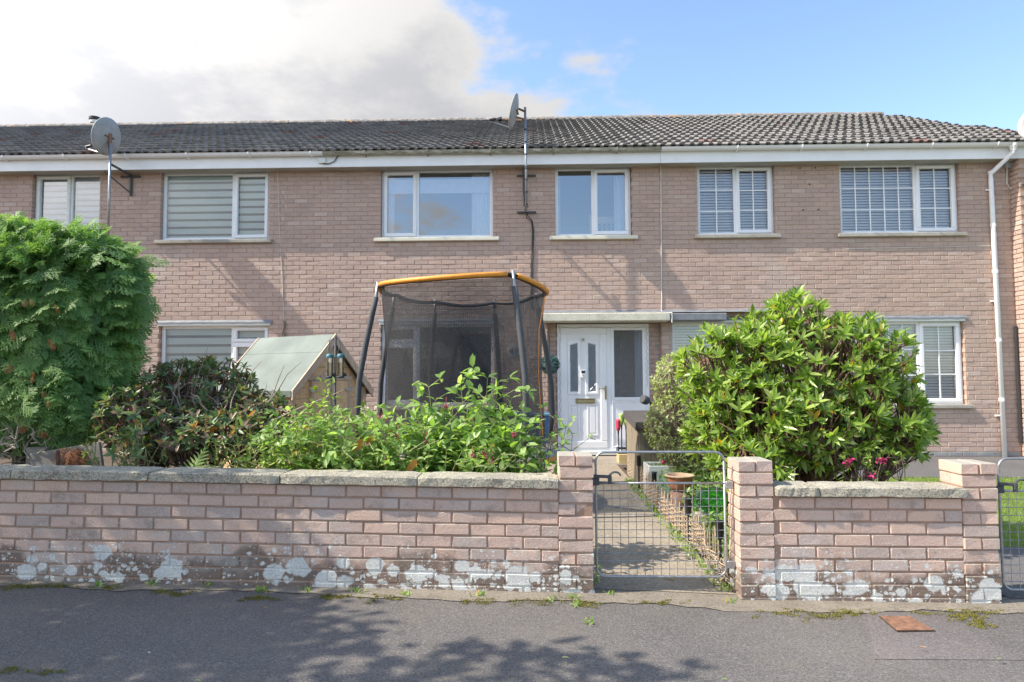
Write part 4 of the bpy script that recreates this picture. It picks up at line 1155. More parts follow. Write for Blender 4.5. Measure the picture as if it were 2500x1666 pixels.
# ================================================================== front garden walls
WALL_Y = 4.18
def wall_base(x): return gz(x) - .02
def garden_wall(label, xa, xb, ztop_a, ztop_b, piers, cop_a, cop_b, cop_lens, loc):
    """brick wall of stretcher bond following the fall of the pavement, coping stones on top, brick piers at its ends"""
    root = thing("garden_wall", loc, label, "wall", "brick front garden walls")
    sl = (ztop_b - ztop_a) / (xb - xa); ang = -math.atan(sl)
    zt = lambda x: ztop_a + sl * (x - xa)
    n = 40; v, f = [], []
    for i in range(n + 1):
        x = xa + (xb - xa) * i / n
        v += [(x, WALL_Y + .006, gz(x) - .06), (x, WALL_Y + .006, zt(x)), (x, WALL_Y + .098, zt(x)), (x, WALL_Y + .098, gz(x) - .06)]
    for i in range(n):
        for k in range(4): f.append((4 * i + k, 4 * i + (k + 1) % 4, 4 * i + 4 + (k + 1) % 4, 4 * i + 4 + k))
    f += [(0, 1, 2, 3), (4 * n + 3, 4 * n + 2, 4 * n + 1, 4 * n)]
    mesh_obj("mortar_bed", v, f, 'wmortar', root)
    ncourse = 10
    for k in range(ncourse):
        zc = -.0375 - .005 - k * .0762
        off = (.1125 if k % 2 else 0) + xb - 20 * .225
        i = math.floor((xa - off) / .225)
        while off + i * .225 < xb:
            a, b = max(xa, off + i * .225 + .005), min(xb, off + (i + 1) * .225 - .005); i += 1
            if b - a < .03: continue
            x = (a + b) / 2; z = zt(x) + zc
            if z + .03 < gz(x) - .02: continue
            place_brick(random.choice(BR_W), (x, WALL_Y + .051 + random.gauss(0, .001), z + random.gauss(0, .001)), (b - a, .1025, .066), root, ry=ang + random.gauss(0, .003))
    for (pa, pb, ptop) in piers:
        core = MB().box(pa + .007, pb - .007, WALL_Y - .005 + .007, WALL_Y + .225 - .007, gz(pa) - .06, ptop - .008).build("pier", 'wmortar', root)
        z = ptop; k = 0; W = pb - pa; y0, y1 = WALL_Y - .005, WALL_Y + .225
        while z > gz(pa) - .04:
            zb_ = z - .068; zc = (z + zb_) / 2; j = lambda: random.gauss(0, .0018)
            if k % 2 == 0:
                for a, b in ((pa, pa + W / 2 - .005), (pa + W / 2 + .005, pb)): place_brick(random.choice(BR_W), ((a + b) / 2 + j(), (y0 + y1) / 2 + j(), zc), (b - a, y1 - y0, .068), core, random.gauss(0, .006))
            else:
                for a, b in ((y0, (y0 + y1) / 2 - .005), ((y0 + y1) / 2 + .005, y1)): place_brick(random.choice(BR_W), ((pa + pb) / 2 + j(), (a + b) / 2 + j(), zc), (W, b - a, .068), core, random.gauss(0, .006))
            z -= .0765; k += 1
    x = cop_a
    for L in cop_lens:
        e = min(x + L, cop_b)
        if e - x < .04: break
        h0 = (e - x) / 2 - .0035; c0 = Vector(((x + e) / 2, WALL_Y + .075, zt((x + e) / 2) + .034))
        nn = 14; ring = [(-.115, -.030), (-.115, .020), (-.105, .030), (.105, .030), (.115, .020), (.115, -.030)]
        v, f = [], []
        for i in range(nn + 1):
            u = -h0 + 2 * h0 * i / nn; ed = .008 if i in (0, nn) else 0
            for (yy, zz_) in ring:
                zz2 = zz_ - (ed if zz_ > 0 else 0)
                v.append((c0.x + u, c0.y + yy + random.gauss(0, .0022) + (ed * (1 if yy < 0 else -1)), c0.z + zz2 + u * sl + random.gauss(0, .0018)))
        m = len(ring)
        for i in range(nn):
            for k in range(m): f.append((m * i + k, m * i + (k + 1) % m, m * i + m + (k + 1) % m, m * i + m + k))
        f += [tuple(range(m)), tuple(range(m * nn, m * nn + m))[::-1]]
        mesh_obj("coping_stone", v, f, 'coping', root); x = e
    return root
lp0, lp1 = S(1365, 1300, WALL_Y).x, S(1449, 1300, WALL_Y).x
ptopL = S(1405, 1112, WALL_Y).z
za_, zb_ = D(0, 1099, WALL_Y), D(1283, 1122, WALL_Y)
xa_ = -6.0; slw = (zb_.z - za_.z) / (zb_.x - za_.x)
jn = [D(q, 1090, WALL_Y - .04).x for q in (22, 338, 641, 958)]
garden_wall("long brick garden wall left of the wire gate with pale stone coping", xa_, lp0, za_.z + slw * (xa_ - za_.x), za_.z + slw * (lp0 - za_.x), [(lp0, lp1, ptopL)],
            jn[0] - 2.6, lp0 + .0, [.87, .87, .86, jn[1] - jn[0], jn[2] - jn[1], jn[3] - jn[2], 3], (-1.5, WALL_Y + .05, gz(-1.5)))
rp0, rp1 = S(1805, 1300, WALL_Y).x, S(1890, 1300, WALL_Y).x
rq0, rq1 = S(2352, 1300, WALL_Y).x, S(2438, 1300, WALL_Y).x
zc_a, zc_b = S(1895, 1211, WALL_Y).z, S(2350, 1214, WALL_Y).z
garden_wall("short brick garden wall right of the wire gate, a pier at each end", rp1, rq0, zc_a, zc_b, [(rp0, rp1, S(1830, 1126, WALL_Y).z), (rq0, rq1, S(2390, 1132, WALL_Y).z)],
            rp1 + .006, rq0 + .02, [.27, 3], ((rp1 + rq0) / 2, WALL_Y + .05, gz(2)))
# small footing stub seen below the pier next to the gate
# ------------------------------------------------------------------ gates
def gate(label, x0, x1, z0, z1, zm, y, latch_right=False):
    root = thing("wire_gate", ((x0 + x1) / 2, y, gz((x0 + x1) / 2)), label, "gate", "galvanised wire gates")
    r = .058; pts = []
    for cx, cz, a0 in ((x1 - r, z1 - r, 0), (x0 + r, z1 - r, 90), (x0 + r, z0 + r, 180), (x1 - r, z0 + r, 270)):
        for k in range(7):
            a = math.radians(a0 + 15 * k); pts.append((cx + r * math.cos(a), y, cz + r * math.sin(a)))
    pts.append(pts[0]); MB().tube(pts, .0078, 10).build("frame_tube", 'galv', root, True)
    MB().tube([(x0, y, zm), (x1, y, zm)], .0074, 10).build("cross_tube", 'galv', root, True)
    mb = MB(); n = 16
    for i in range(1, n): 
        x = x0 + (x1 - x0) * i / n; mb.tube([(x + random.uniform(-.001, .001), y - .004, z0 + .004), (x, y - .004, zm)], .0021, 4, False)
    m = 12
    for j in range(1, m):
        z = z0 + (zm - z0) * j / m; mb.tube([(x0, y - .001, z), (x1, y - .001, z + random.uniform(-.002, .002))], .0021, 4, False)
    tag(mb.build("wire_mesh", 'galv', root), kind="stuff")
    mb = MB(); s = 1
    mb.cbox(x0 - .024, x0 + .022, y - .016, y + .012, zm - .012, zm + .034, .003); mb.beam((x0 - .02, y - .02, zm + .048), (x0 + .09, y - .02, zm + .044), .012, .020)
    mb.build("latch_plate", 'foam', root)
    a = [(x0 + .085 + .038 - .038 * math.cos(t), y - .02, zm + .035 + .040 * math.sin(t)) for t in [k * pi / 8 for k in range(8)]]
    MB().tube(a, [.009, .009, .008, .008, .007, .007, .006, .006], 7).build("latch_hook", 'foam', root)
    MB().cbox(x0 + .075, x0 + .10, y - .028, y - .010, zm + .0, zm + .05, .003).build("latch_pivot", 'foam', root)
    mb = MB()
    for z in (zm, z0 + .09): mb.cbox(x1 + .006, x1 + .055, y - .012, y + .012, z - .035, z + .012, .004)
    mb.build("hinge", 'galv', root); return root
GY = WALL_Y + .10
g0, g1 = S(1456, 1300, GY).x, S(1771, 1300, GY).x
gate("low galvanised wire gate with rounded corners between the two brick walls", g0, g1, S(1600, 1408, GY).z, S(1600, 1104, GY).z, S(1600, 1180, GY).z, GY)
g0 = S(2444, 1300, GY).x
gate("wire gate cut off by the right edge of the picture", g0, g0 + .82, S(2480, 1440, GY).z, S(2480, 1120, GY).z, S(2480, 1199, GY).z, GY)

# ================================================================== foliage helpers
LEAF7 = np.array([(0, 0, 0), (0, .52, .0), (0, 1, 0), (-.42, .26, .06), (-.36, .68, .06), (.42, .26, .06), (.36, .68, .06)])
LEAF_F = [(0, 1, 2, 4, 3), (0, 5, 6, 2, 1)]
def unit(a): return a / np.maximum(np.linalg.norm(a, axis=-1, keepdims=True), 1e-9)
def frames(d, up):
    d = unit(d); s = unit(np.cross(d, up)); n = np.cross(s, d); return s, d, n
def leaf_verts(p, d, up, L, W, droop):
    s, f, n = frames(d, up); N = len(p)
    t = LEAF7[None].repeat(N, 0)
    x = t[:, :, 0] * W[:, None]; y = t[:, :, 1] * L[:, None]; z = t[:, :, 2] * W[:, None] * 2.0 - droop[:, None] * L[:, None] * t[:, :, 1] ** 2
    return p[:, None] + x[..., None] * s[:, None] + y[..., None] * f[:, None] + z[..., None] * n[:, None]
def leaf_mesh(name, V, mat, parent):
    N = len(V); idx = np.arange(N) * 7
    F = [[(np.array(f) + i).tolist() for f in LEAF_F] for i in idx]; F = [q for r_ in F for q in r_]
    return tag(mesh_obj(name, V.reshape(-1, 3), F, mat, parent, True), kind="stuff")
_leafdata = {}
def leaf_objects(p, d, up, L, W, droop, mat, parent, keep=300):
    """the leaves that show largest become parts of their own, the rest one joined part"""
    dist = np.linalg.norm(p - np.array([0, 0, CAM_H]), axis=1); order = np.argsort(dist / L)
    near = order[:keep]; rest = order[keep:]
    if mat not in _leafdata:
        ms = []
        for q in range(4):
            dr = (.05, .15, .25, .38)[q]
            v = leaf_verts(np.zeros((1, 3)), np.array([[0., 1, 0]]), np.array([[0., 0, 1]]), np.ones(1), np.array([.33 + .05 * (q % 2)]), np.array([dr]))[0]
            me = bpy.data.meshes.new("leaf"); me.from_pydata(v.tolist(), [], LEAF_F); me.materials.append(MT[mat]); me.shade_smooth(); ms.append(me)
        _leafdata[mat] = ms
    s, f, n = frames(d, up)
    for i in near:
        o = bpy.data.objects.new("leaf", _leafdata[mat][random.randrange(4)])
        l = float(L[i]); w = float(W[i]) / .36
        A, B, C_ = s[i] * w, f[i] * l, n[i] * l
        o.matrix_basis = Matrix(((A[0], B[0], C_[0], p[i][0]), (A[1], B[1], C_[1], p[i][1]), (A[2], B[2], C_[2], p[i][2]), (0, 0, 0, 1)))
        link(o, parent)
    if len(rest): leaf_mesh("foliage", leaf_verts(p[rest], d[rest], up[rest], L[rest], W[rest], droop[rest]), mat, parent)
def tips_in(ells, n, shell=.75, bottom=None):
    """points on and a little inside a union of ellipsoids, with outward directions"""
    vol = np.array([e[3] * e[5] for e in ells]); pr = vol / vol.sum(); P, N = [], []
    while len(P) < n:
        e = ells[rng.choice(len(ells), p=pr)]; u = unit(rng.normal(size=3)); r = shell + (1 - shell) * rng.random() ** .5
        c = np.array(e[:3]); R = np.array(e[3:6]); q = c + u * R * r
        if any((((q - np.array(g[:3])) / np.array(g[3:6])) ** 2).sum() < (shell - .12) ** 2 for g in ells if g is not e): continue
        if bottom is not None and q[2] < bottom: continue
        P.append(q); N.append(unit(u / R))
    return np.array(P), np.array(N)
def stems(mb, base, tips, r0, n_main, rng_s=.1, twig_r=.004, seg=6, spread=.5):
    """main limbs from the base towards groups of tips, with a twig to every tip"""
    T = np.array(tips); k = min(n_main, len(T)); cs = T[rng.choice(len(T), k, replace=False)].copy()
    for _ in range(4):
        a = ((T[:, None] - cs[None]) ** 2).sum(-1).argmin(1)
        for j in range(k):
            if (a == j).any(): cs[j] = T[a == j].mean(0)
    for j in range(k):
        b = np.array(base) + rng.normal(0, rng_s, 3) * [1, 1, 0]; e = cs[j]
        mid = b * .5 + e * .5 + np.array([(b[0] - e[0]) * -.12, (b[1] - e[1]) * -.1, .05]) + rng.normal(0, .05, 3)
        q = []
        for i in range(seg + 1):
            t = i / seg; q.append((1 - t) ** 2 * b + 2 * t * (1 - t) * mid + t * t * e + (rng.normal(0, .014, 3) if 0 < i < seg else 0))
        mb.tube(q, [r0 * (1 - .72 * i / seg) for i in range(seg + 1)], 6)
        for t in T[a == j]:
            s0 = q[int(rng.integers(seg // 2, seg + 1))]; m_ = (np.array(s0) + t) / 2 + rng.normal(0, .03, 3) + [0, 0, -.03]
            mb.tube([s0, m_, t], [twig_r * 1.7, twig_r * 1.2, twig_r], 4, False)
def whorl_bush(name, label, cat, base, ells, ntips, leaves, L, W, mat, bark, r0, nmain, shell=.7, bottom=None, keep=300, up_bias=.5, open_=.75, droop=.15, twig=.004, extra=None, rs=.1):
    root = thing(name, base, label, cat)
    P, N = tips_in(ells, ntips, shell, bottom)
    mb = MB(); stems(mb, base, P, r0, nmain, rs, twig); mb.build("branches", bark, root, True)
    p, d, up, l, w, dr = [], [], [], [], [], []
    for q, nn in zip(P, N):
        ax = unit(nn + np.array([0, 0, up_bias]) + rng.normal(0, .25, 3)); e1 = unit(np.cross(ax, rng.normal(size=3))); e2 = np.cross(ax, e1)
        m = int(rng.integers(leaves[0], leaves[1] + 1)); ph = rng.random() * 6.28; sz = rng.uniform(.55, 1.2)
        for k in range(m):
            a = ph + 2.4 * k; op = open_ * rng.uniform(.6, 1.3) * (1.15 - .5 * k / m)
            dd = unit(ax * math.cos(op) + (e1 * math.cos(a) + e2 * math.sin(a)) * math.sin(op))
            p.append(q - ax * .012 * (m - k) / m); d.append(dd); up.append(unit(ax + rng.normal(0, .15, 3))); l.append(L * sz * rng.uniform(.75, 1.15)); w.append(W * sz * rng.uniform(.8, 1.15)); dr.append(droop * rng.uniform(.2, 1.8))
    leaf_objects(np.array(p), np.array(d), np.array(up), np.array(l), np.array(w), np.array(dr), mat, root, keep)
    return root, P, N

# ------------------------------------------------------------------ cypress hedge on the left
def spray_template(nb, quads_wide=.05):
    Q = []
    def strip(a, b, w0, w1):
        a, b = np.array(a, float), np.array(b, float); d = b - a; s = np.array([-d[1], d[0], 0]); s /= max(np.linalg.norm(s), 1e-6)
        Q.append([a - s * w0, a + s * w0, b + s * w1, b - s * w1])
    strip((0, 0, 0), (0, .5, 0), .012, .012); strip((0, .5, 0), (0, 1, 0), .014, .006)
    for i in range(nb):
        t = .12 + .84 * i / nb
        for sd in (-1, 1):
            L = (.50 * math.sin(pi * min(1, .25 + t * .78)) + .06) * random.uniform(.75, 1.1); a = math.radians(random.uniform(38, 58))
            e = (sd * L * math.sin(a), t + L * math.cos(a), random.uniform(-.05, .03))
            strip((0, t, 0), e, .026, .012)
            for u in (.35, .65):
                bx, by, bz = e[0] * u, t + (e[1] - t) * u, e[2] * u
                for s2 in (-1, 1):
                    l2 = L * .40 * (1.15 - u); a2 = a * sd + s2 * math.radians(40)
                    strip((bx, by, bz), (bx + l2 * math.sin(a2), by + l2 * math.cos(a2), bz - .02), .021, .009)
    Q = np.array(Q); Q[..., 2] -= .30 * Q[..., 1] ** 2 + .22 * np.abs(Q[..., 0])
    return Q
SPR = [spray_template(6) for _ in range(4)]
def spray_mesh(name, p, d, up, L, mat, parent, stuff=True, T=SPR):
    s, f, n = frames(d, up); Vs = []
    which = rng.integers(0, len(T), len(p))
    for k in range(len(T)):
        i = np.where(which == k)[0]
        if not len(i): continue
        q = T[k].reshape(-1, 3)
        V = p[i][:, None] + L[i][:, None, None] * (q[None, :, 0:1] * s[i][:, None] + q[None, :, 1:2] * f[i][:, None] + q[None, :, 2:3] * n[i][:, None])
        Vs.append(V.reshape(-1, 3))
    V = np.concatenate(Vs); F = np.arange(len(V)).reshape(-1, 4)
    o = mesh_obj(name, V, F, mat, parent)
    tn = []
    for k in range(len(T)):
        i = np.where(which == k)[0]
        if len(i): tn.append((rng.random((len(i), 1)) * .62 + .40 * (np.clip(T[k].reshape(-1, 3)[:, 1], 0, 1.1) ** 1.3 + .5 * np.abs(T[k].reshape(-1, 3)[:, 0]))[None]).ravel())  # paler towards the tips: new growth, and lit ends put into the colour
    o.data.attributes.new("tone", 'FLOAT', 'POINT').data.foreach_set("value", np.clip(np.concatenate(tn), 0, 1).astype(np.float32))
    return tag(o, kind="stuff") if stuff else o
def hedge():
    base = Vector((-3.75, 5.2, gg(-3.7, 5.2)))
    root = thing("cypress_hedge", base, "tall bushy green cypress hedge at the left edge of the garden", "hedge")
    c = lambda x, y, Y: D(x, y, Y)
    E = []
    def el(x, y, Y, rx, ry, rz): q = c(x - 38, y + (34 if y < 720 else 10), Y); E.append((q.x, q.y, q.z, rx, ry, rz))
    el(60, 720, 5.5, .85, .62, .80); el(190, 640, 5.6, .62, .65, .50); el(210, 760, 5.5, .44, .55, .62)
    el(90, 600, 5.6, .80, .65, .36); el(170, 900, 5.3, .45, .42, .38); el(40, 900, 5.3, .60, .45, .42); el(-160, 720, 5.5, .9, .7, .85)
    el(270, 650, 5.9, .28, .55, .33); el(225, 850, 5.6, .28, .42, .40); el(-200, 950, 5.3, .6, .5, .5); el(310, 570, 6.0, .18, .4, .12); el(150, 530, 5.7, .50, .5, .16)
    P, N = tips_in(E, 8600, .64, .60)
    # keep what can be seen or throws a shadow: drop most of the back
    keep = (N[:, 1] < .35) | (rng.random(len(P)) < .35); P, N = P[keep], N[keep]
    d = unit(N * .55 + rng.normal(0, .34, N.shape) + np.array([.18, -.05, -.42])); hi = P[:, 2] > 2.25; d[hi] = unit(N[hi] + rng.normal(0, .3, N[hi].shape) + np.array([.3, 0, .25]))
    up = unit(N + np.array([0, -.35, .55]) + rng.normal(0, .22, P.shape))
    L = rng.uniform(.09, .235, len(P))
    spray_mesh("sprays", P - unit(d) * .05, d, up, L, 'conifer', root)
    # long fly-away sprays on the right-hand top
    n = 240; q = []
    for i in range(n):
        t = rng.random(); x = 250 + 55 * rng.random(); y = 560 + 330 * t
        a = D(x - 45 * abs(t - .35), y, 5.7 + rng.normal(0, .2)); q.append(a)
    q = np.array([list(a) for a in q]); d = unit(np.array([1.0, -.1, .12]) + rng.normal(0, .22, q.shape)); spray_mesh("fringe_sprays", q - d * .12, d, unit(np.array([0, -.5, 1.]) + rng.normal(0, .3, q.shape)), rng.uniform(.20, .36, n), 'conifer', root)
    # inner dark mass and trunks
    core = [(e[0], e[1] + .03, e[2], e[3] * .66, e[4] * .66, e[5] * .66) for e in E[:11]]
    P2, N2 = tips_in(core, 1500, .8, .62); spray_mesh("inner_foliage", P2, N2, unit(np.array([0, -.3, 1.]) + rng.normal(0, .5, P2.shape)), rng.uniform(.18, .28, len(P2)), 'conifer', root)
    for (x0, Yd) in ((38, 5.1), (-40, 5.2), (150, 5.5)):
        b = D(x0, 1065, Yd); z0 = gg(b.x, Yd)
        MB().tube([(b.x, Yd, z0 - .05), (b.x + .02, Yd, z0 + .4), (b.x - .02, Yd + .05, z0 + .9), (b.x + .03, Yd + .1, z0 + 1.7)], [.06, .05, .045, .02], 8).build("trunk", 'bark', root, True)
    mb = MB()
    for i in range(46):
        b = D(rng.uniform(-30, 80), rng.uniform(1000, 1060), rng.uniform(4.75, 5.2)); pts = [b]
        for k in range(4): b = b + Vector((rng.normal(0, .05), rng.normal(0, .03), rng.normal(.015, .04))); pts.append(b)
        mb.tube(pts, [.007, .006, .005, .004, .002], 4, False)
    mb.build("bare_twigs", 'twig', root)
    # browned patches
    spots = [(95, 985), (60, 980), (172, 1030), (176, 1040), (130, 700), (122, 783), (70, 690), (15, 840), (75, 860), (45, 930), (110, 905), (30, 760)]
    q = np.concatenate([np.array([list(D(x + rng.normal(0, 6), y + rng.normal(0, 6), 4.86 + rng.normal(0, .05))) for _ in range(5 if y > 1020 else 2)]) for x, y in spots])
    spray_mesh("brown_sprays", q, unit(np.array([0, -.15, -1.]) + rng.normal(0, .3, q.shape)), unit(np.array([0, -1., 0]) + rng.normal(0, .2, q.shape)), np.where(q[:, 2] < .95, .17, .06), 'dead', root)
hedge()
# grey edging boards under the hedge
fb = thing("timber_edging", (-3.2, 4.95, gg(-3.2, 4.95)), "low grey timber boards under the left hedge", "edging")
a, b = D(64, 1025, 4.98), D(106, 1070, 4.98); MB().cbox(a.x, b.x, 4.96, 5.02, .2, a.z - .01, .004).build("post", 'grey_wood', fb)
a, b = D(74, 1040, 4.93), D(235, 1015, 4.93); MB().beam((a.x, 4.93, a.z - .11), (b.x, 4.93, b.z - .10), .03, .20).build("board", 'grey_wood', fb)
MB().beam((a.x - .3, 4.96, a.z - .30), (b.x + .9, 4.96, b.z - .28), .03, .18).build("board", 'grey_wood', fb)
mb = MB(); q = D(131, 1035, 4.86); mb.tube([q, q + Vector((.01, 0, -.12)), q + Vector((.05, 0, -.30))], [.018, .017, .016], 7)
tag(mb.build("cut_stem", 'bark_red'), "short reddish brown cut stem standing in front of the grey boards", "stem")

# ------------------------------------------------------------------ dark rhododendron, left of centre
def E_(x, y, Y, rx, ry, rz): q = D(x, y, Y); return (q.x, q.y, q.z, rx, ry, rz)
ell = [E_(450, 900, 5.7, .55, .40, .26), (E_(500, 860, 5.8, .30, .30, .14)), E_(570, 950, 5.6, .36, .35, .22), E_(370, 960, 5.5, .36, .35, .22), E_(300, 960, 5.1, .28, .25, .26), E_(440, 1000, 5.3, .55, .30, .22), E_(430, 860, 5.8, .22, .25, .12), E_(610, 970, 5.5, .30, .3, .20), E_(530, 1000, 5.2, .45, .25, .18), E_(630, 1010, 5.3, .24, .25, .15)]
dr_root, P, N = whorl_bush("dark_rhododendron", "dark straggly rhododendron with bare brown branches right of the hedge", "shrub", (D(430, 1000, 5.5).x, 5.5, gg(-2.6, 5.5)), ell, 900, (5, 8), .078, .030, 'dark_rhodo', 'bark_red', .026, 16, shell=.62, keep=300, open_=1.0, droop=.2, twig=.0042, rs=.22)
mb = MB()
for i in range(60):
    b = D(rng.uniform(370, 620), rng.uniform(930, 1010), rng.uniform(5.2, 5.6)); pts = [b]; dv = Vector((rng.normal(0, .05), rng.normal(0, .02), rng.normal(.015, .035)))
    for k in range(5): dv = dv + Vector((rng.normal(0, .03), rng.normal(0, .02), rng.normal(0, .03))); b = b + dv * .8; pts.append(b)
    mb.tube(pts, [.008, .007, .006, .005, .004, .002], 5, False)
mb.build("bare_twigs", 'twig', dr_root)
q = D(375, 1000, 5.05)
mb = MB(); mb.tube([D(368, 985, 5.15), D(366, 1010, 5.1), D(372, 1022, 5.05), D(395, 1030, 5.0), D(420, 1035, 5.1), D(450, 1050, 5.2)], [.022, .026, .028, .027, .026, .028], 8)
mb.tube([D(310, 1060, 4.95), D(325, 1000, 5.1), D(318, 950, 5.25), D(340, 900, 5.4)], [.028, .024, .018, .012], 8); mb.build("limb", 'bark_red', dr_root, True)
# low whorls in front by the coping
whorl_bush("young_rhododendron", "low young rhododendron with flat rosettes just behind the coping below the dark one", "shrub", (D(290, 1050, 4.75).x, 4.75, gg(-2.9, 4.75)), [E_(255, 1030, 4.72, .20, .14, .13), E_(330, 1040, 4.70, .22, .12, .10), E_(300, 990, 4.78, .12, .1, .10)], 34, (6, 8), .075, .030, 'dark_rhodo', 'stem', .010, 6, shell=.5, keep=200, open_=1.15, twig=.003)

# ------------------------------------------------------------------ ferns
def fern_template():
    Q = []; n = 22
    for i in range(n):
        t = .10 + .9 * i / n; L = .34 * math.sin(pi * min(1, .18 + t * .84)) + .015
        for sd in (-1, 1):
            a = np.array([0, t, 0]); b = np.array([sd * L, t + .16 * L + .02, -.04]); w = .021
            Q.append([a + [0, -w, 0], a + [0, w, 0], b + [0, .004, 0], b + [0, -.004, 0]])
    Q.append([(-.006, 0, 0), (.006, 0, 0), (.002, 1, 0), (-.002, 1, 0)])
    Q = np.array(Q, float); Q[..., 2] -= .55 * Q[..., 1] ** 2; return Q
FERN = [fern_template()]
def fern(x, y, Y, label, dirs, L):
    b = D(x, y, Y); b.z = gg(b.x, Y) + .25
    root = thing("fern", b, label, "fern")
    for dv in dirs:
        o = spray_mesh("frond", np.array([list(b)]), np.array([dv], float), np.array([(0, -.5, 1.0)]) + rng.normal(0, .1, (1, 3)), np.array([L * rng.uniform(.8, 1.1)]), 'fern', root, False, FERN)
    MB().tube([(b.x, b.y, gg(b.x, Y) - .02), b], [.02, .012], 6).build("crown", 'bark', root)
fern(415, 1060, 4.72, "drooping green fern left of the lime shrub behind the coping", [(-.5, -.2, .9), (.1, -.3, 1), (-.9, 0, .6), (.5, .2, .8), (-.2, .3, 1)], .46)
fern(478, 1060, 4.60, "pale upright fern frond cluster just left of the lime shrub", [(-.25, -.1, 1), (.15, -.2, 1), (-.6, -.1, .8), (.45, 0, .8)], .44)

# ------------------------------------------------------------------ mixed flowering shrubs behind the left wall
def leafy_stems(name, label, base, tops, L, W, mat, stem_r=.006, pairs=(5, 9), span=.55, keep=60, side=.35, stem='stem', droop=.3, cat="shrub"):
    """upright stems with opposite leaves along their upper part"""
    root = thing(name, base, label, cat); p, d, up, l, w, dr = [], [], [], [], [], []
    mb = MB()
    for tp in tops:
        b = np.array(base) + rng.normal(0, .06, 3) * [1, 1, 0]; e = np.array(tp); m = (b + e) / 2 + rng.normal(0, .04, 3)
        q = [(1 - t) ** 2 * b + 2 * t * (1 - t) * m + t * t * e for t in np.linspace(0, 1, 9)]
        mb.tube(q, [stem_r * (1 - .6 * i / 8) for i in range(9)], 5)
        n = int(rng.integers(pairs[0], pairs[1] + 1)); ax = unit(e - m)
        for k in range(n):
            t = 1 - span * (k / n) ** .9; c = (1 - t) ** 2 * b + 2 * t * (1 - t) * m + t * t * e
            e1 = unit(np.cross(ax, rng.normal(size=3))); e2 = np.cross(ax, e1)
            for s_ in (-1, 1):
                dd = unit(e1 * s_ + ax * (.55 - .35 * (k / n)) + np.array([0, 0, .1]) + rng.normal(0, .18, 3)); sz = rng.uniform(.7, 1.15) * (.55 + .45 * min(1, (k + 1.2) / 3))
                p.append(c + dd * .01); d.append(dd); up.append(unit(ax * .7 + np.array([0, -.25, .8]) + rng.normal(0, .25, 3))); l.append(L * sz); w.append(W * sz * rng.uniform(.8, 1.2)); dr.append(droop * rng.uniform(.2, 1.6))
                if rng.random() < side:       # side shoot
                    c2 = c + dd * rng.uniform(.08, .18); mb.tube([c, c2], [.003, .002], 4, False)
                    for j in range(4):
                        d2 = unit(dd + rng.normal(0, .7, 3)); p.append(c2 + d2 * .006); d.append(d2); up.append(unit(np.array([0, -.3, 1.]) + rng.normal(0, .3, 3))); l.append(L * rng.uniform(.45, .85)); w.append(W * rng.uniform(.5, .85)); dr.append(droop * rng.uniform(.2, 1.6))
    mb.build("stems", stem, root)
    leaf_objects(np.array(p), np.array(d), np.array(up), np.array(l), np.array(w), np.array(dr), mat, root, keep); return root
def top(x, y, Y): q = D(x, y, Y); return (q.x, q.y, q.z)
def bs(x, Y): q = D(x, 1080, Y); return (q.x, Y, gg(q.x, Y) - .02)
leafy_stems("lime_shrub", "small lime green shrub of tiny leaves behind the coping near the ferns", bs(560, 4.75), [top(500 + 16 * i + rng.normal(0, 6), 1010 + rng.uniform(0, 45), 4.75 + rng.normal(0, .1)) for i in range(22)], .038, .017, 'yellow_shrub', .004, (10, 15), .7, 120, .9)
leafy_stems("tall_rose_stem", "tall bright stem of oval leaflets rising in front of the bird feeder", bs(735, 4.9), [top(742, 880, 4.9), top(748, 905, 4.95), top(700, 985, 4.9)], .085, .040, 'yellow_shrub', .006, (9, 11), .55, 60, .5)
leafy_stems("bramble_bush", "tangled pale green bramble bush left of the feeder pole", bs(680, 4.8), [top(600 + rng.uniform(0, 190), 960 + rng.uniform(0, 90), 4.8 + rng.normal(0, .15)) for i in range(54)], .080, .046, 'shrub', .0045, (6, 10), .8, 200, .6)
leafy_stems("berry_shrub", "leafy green shrub with drooping crimson berries below the trampoline's left pole", bs(850, 4.75), [top(760 + rng.uniform(0, 170), 965 + rng.uniform(0, 85), 4.8 + rng.normal(0, .15)) for i in range(46)], .100, .060, 'shrub', .005, (5, 8), .75, 220, .5, droop=.45)
tops = [top(985, 890, 5.0), top(1000, 920, 4.95), top(1080, 868, 5.0), top(1120, 870, 5.05), top(1145, 878, 5.0), top(1060, 900, 4.9), top(1040, 940, 4.9), top(1175, 915, 5.0), top(1110, 930, 4.85), top(955, 950, 4.9), top(970, 990, 4.8), top(1085, 985, 4.8), top(1150, 975, 4.85), top(1020, 985, 4.75), top(1185, 960, 4.9)] + [top(rng.uniform(930, 1180), rng.uniform(980, 1060), rng.uniform(4.65, 4.9)) for _ in range(34)]
leafy_stems("pheasant_berry_shrub", "tall sunlit shrub of pointed leaves and dark red berries in front of the trampoline net", bs(1065, 4.85), tops, .128, .070, 'shrub', .007, (7, 10), .78, 300, .8, droop=.35)
leafy_stems("hazel_shrub", "leafy shrub leaning against the gate pier in front of the blue box", bs(1225, 4.85), [top(1215, 985, 4.9), top(1245, 955, 4.95), top(1275, 965, 4.95), top(1300, 985, 4.9), top(1235, 1010, 4.8), top(1265, 1005, 4.85), top(1205, 1030, 4.75), top(1315, 1000, 4.9), top(1250, 1045, 4.7), top(1190, 1045, 4.7)], .088, .044, 'shrub', .006, (6, 9), .7, 160, .6, 'bark')
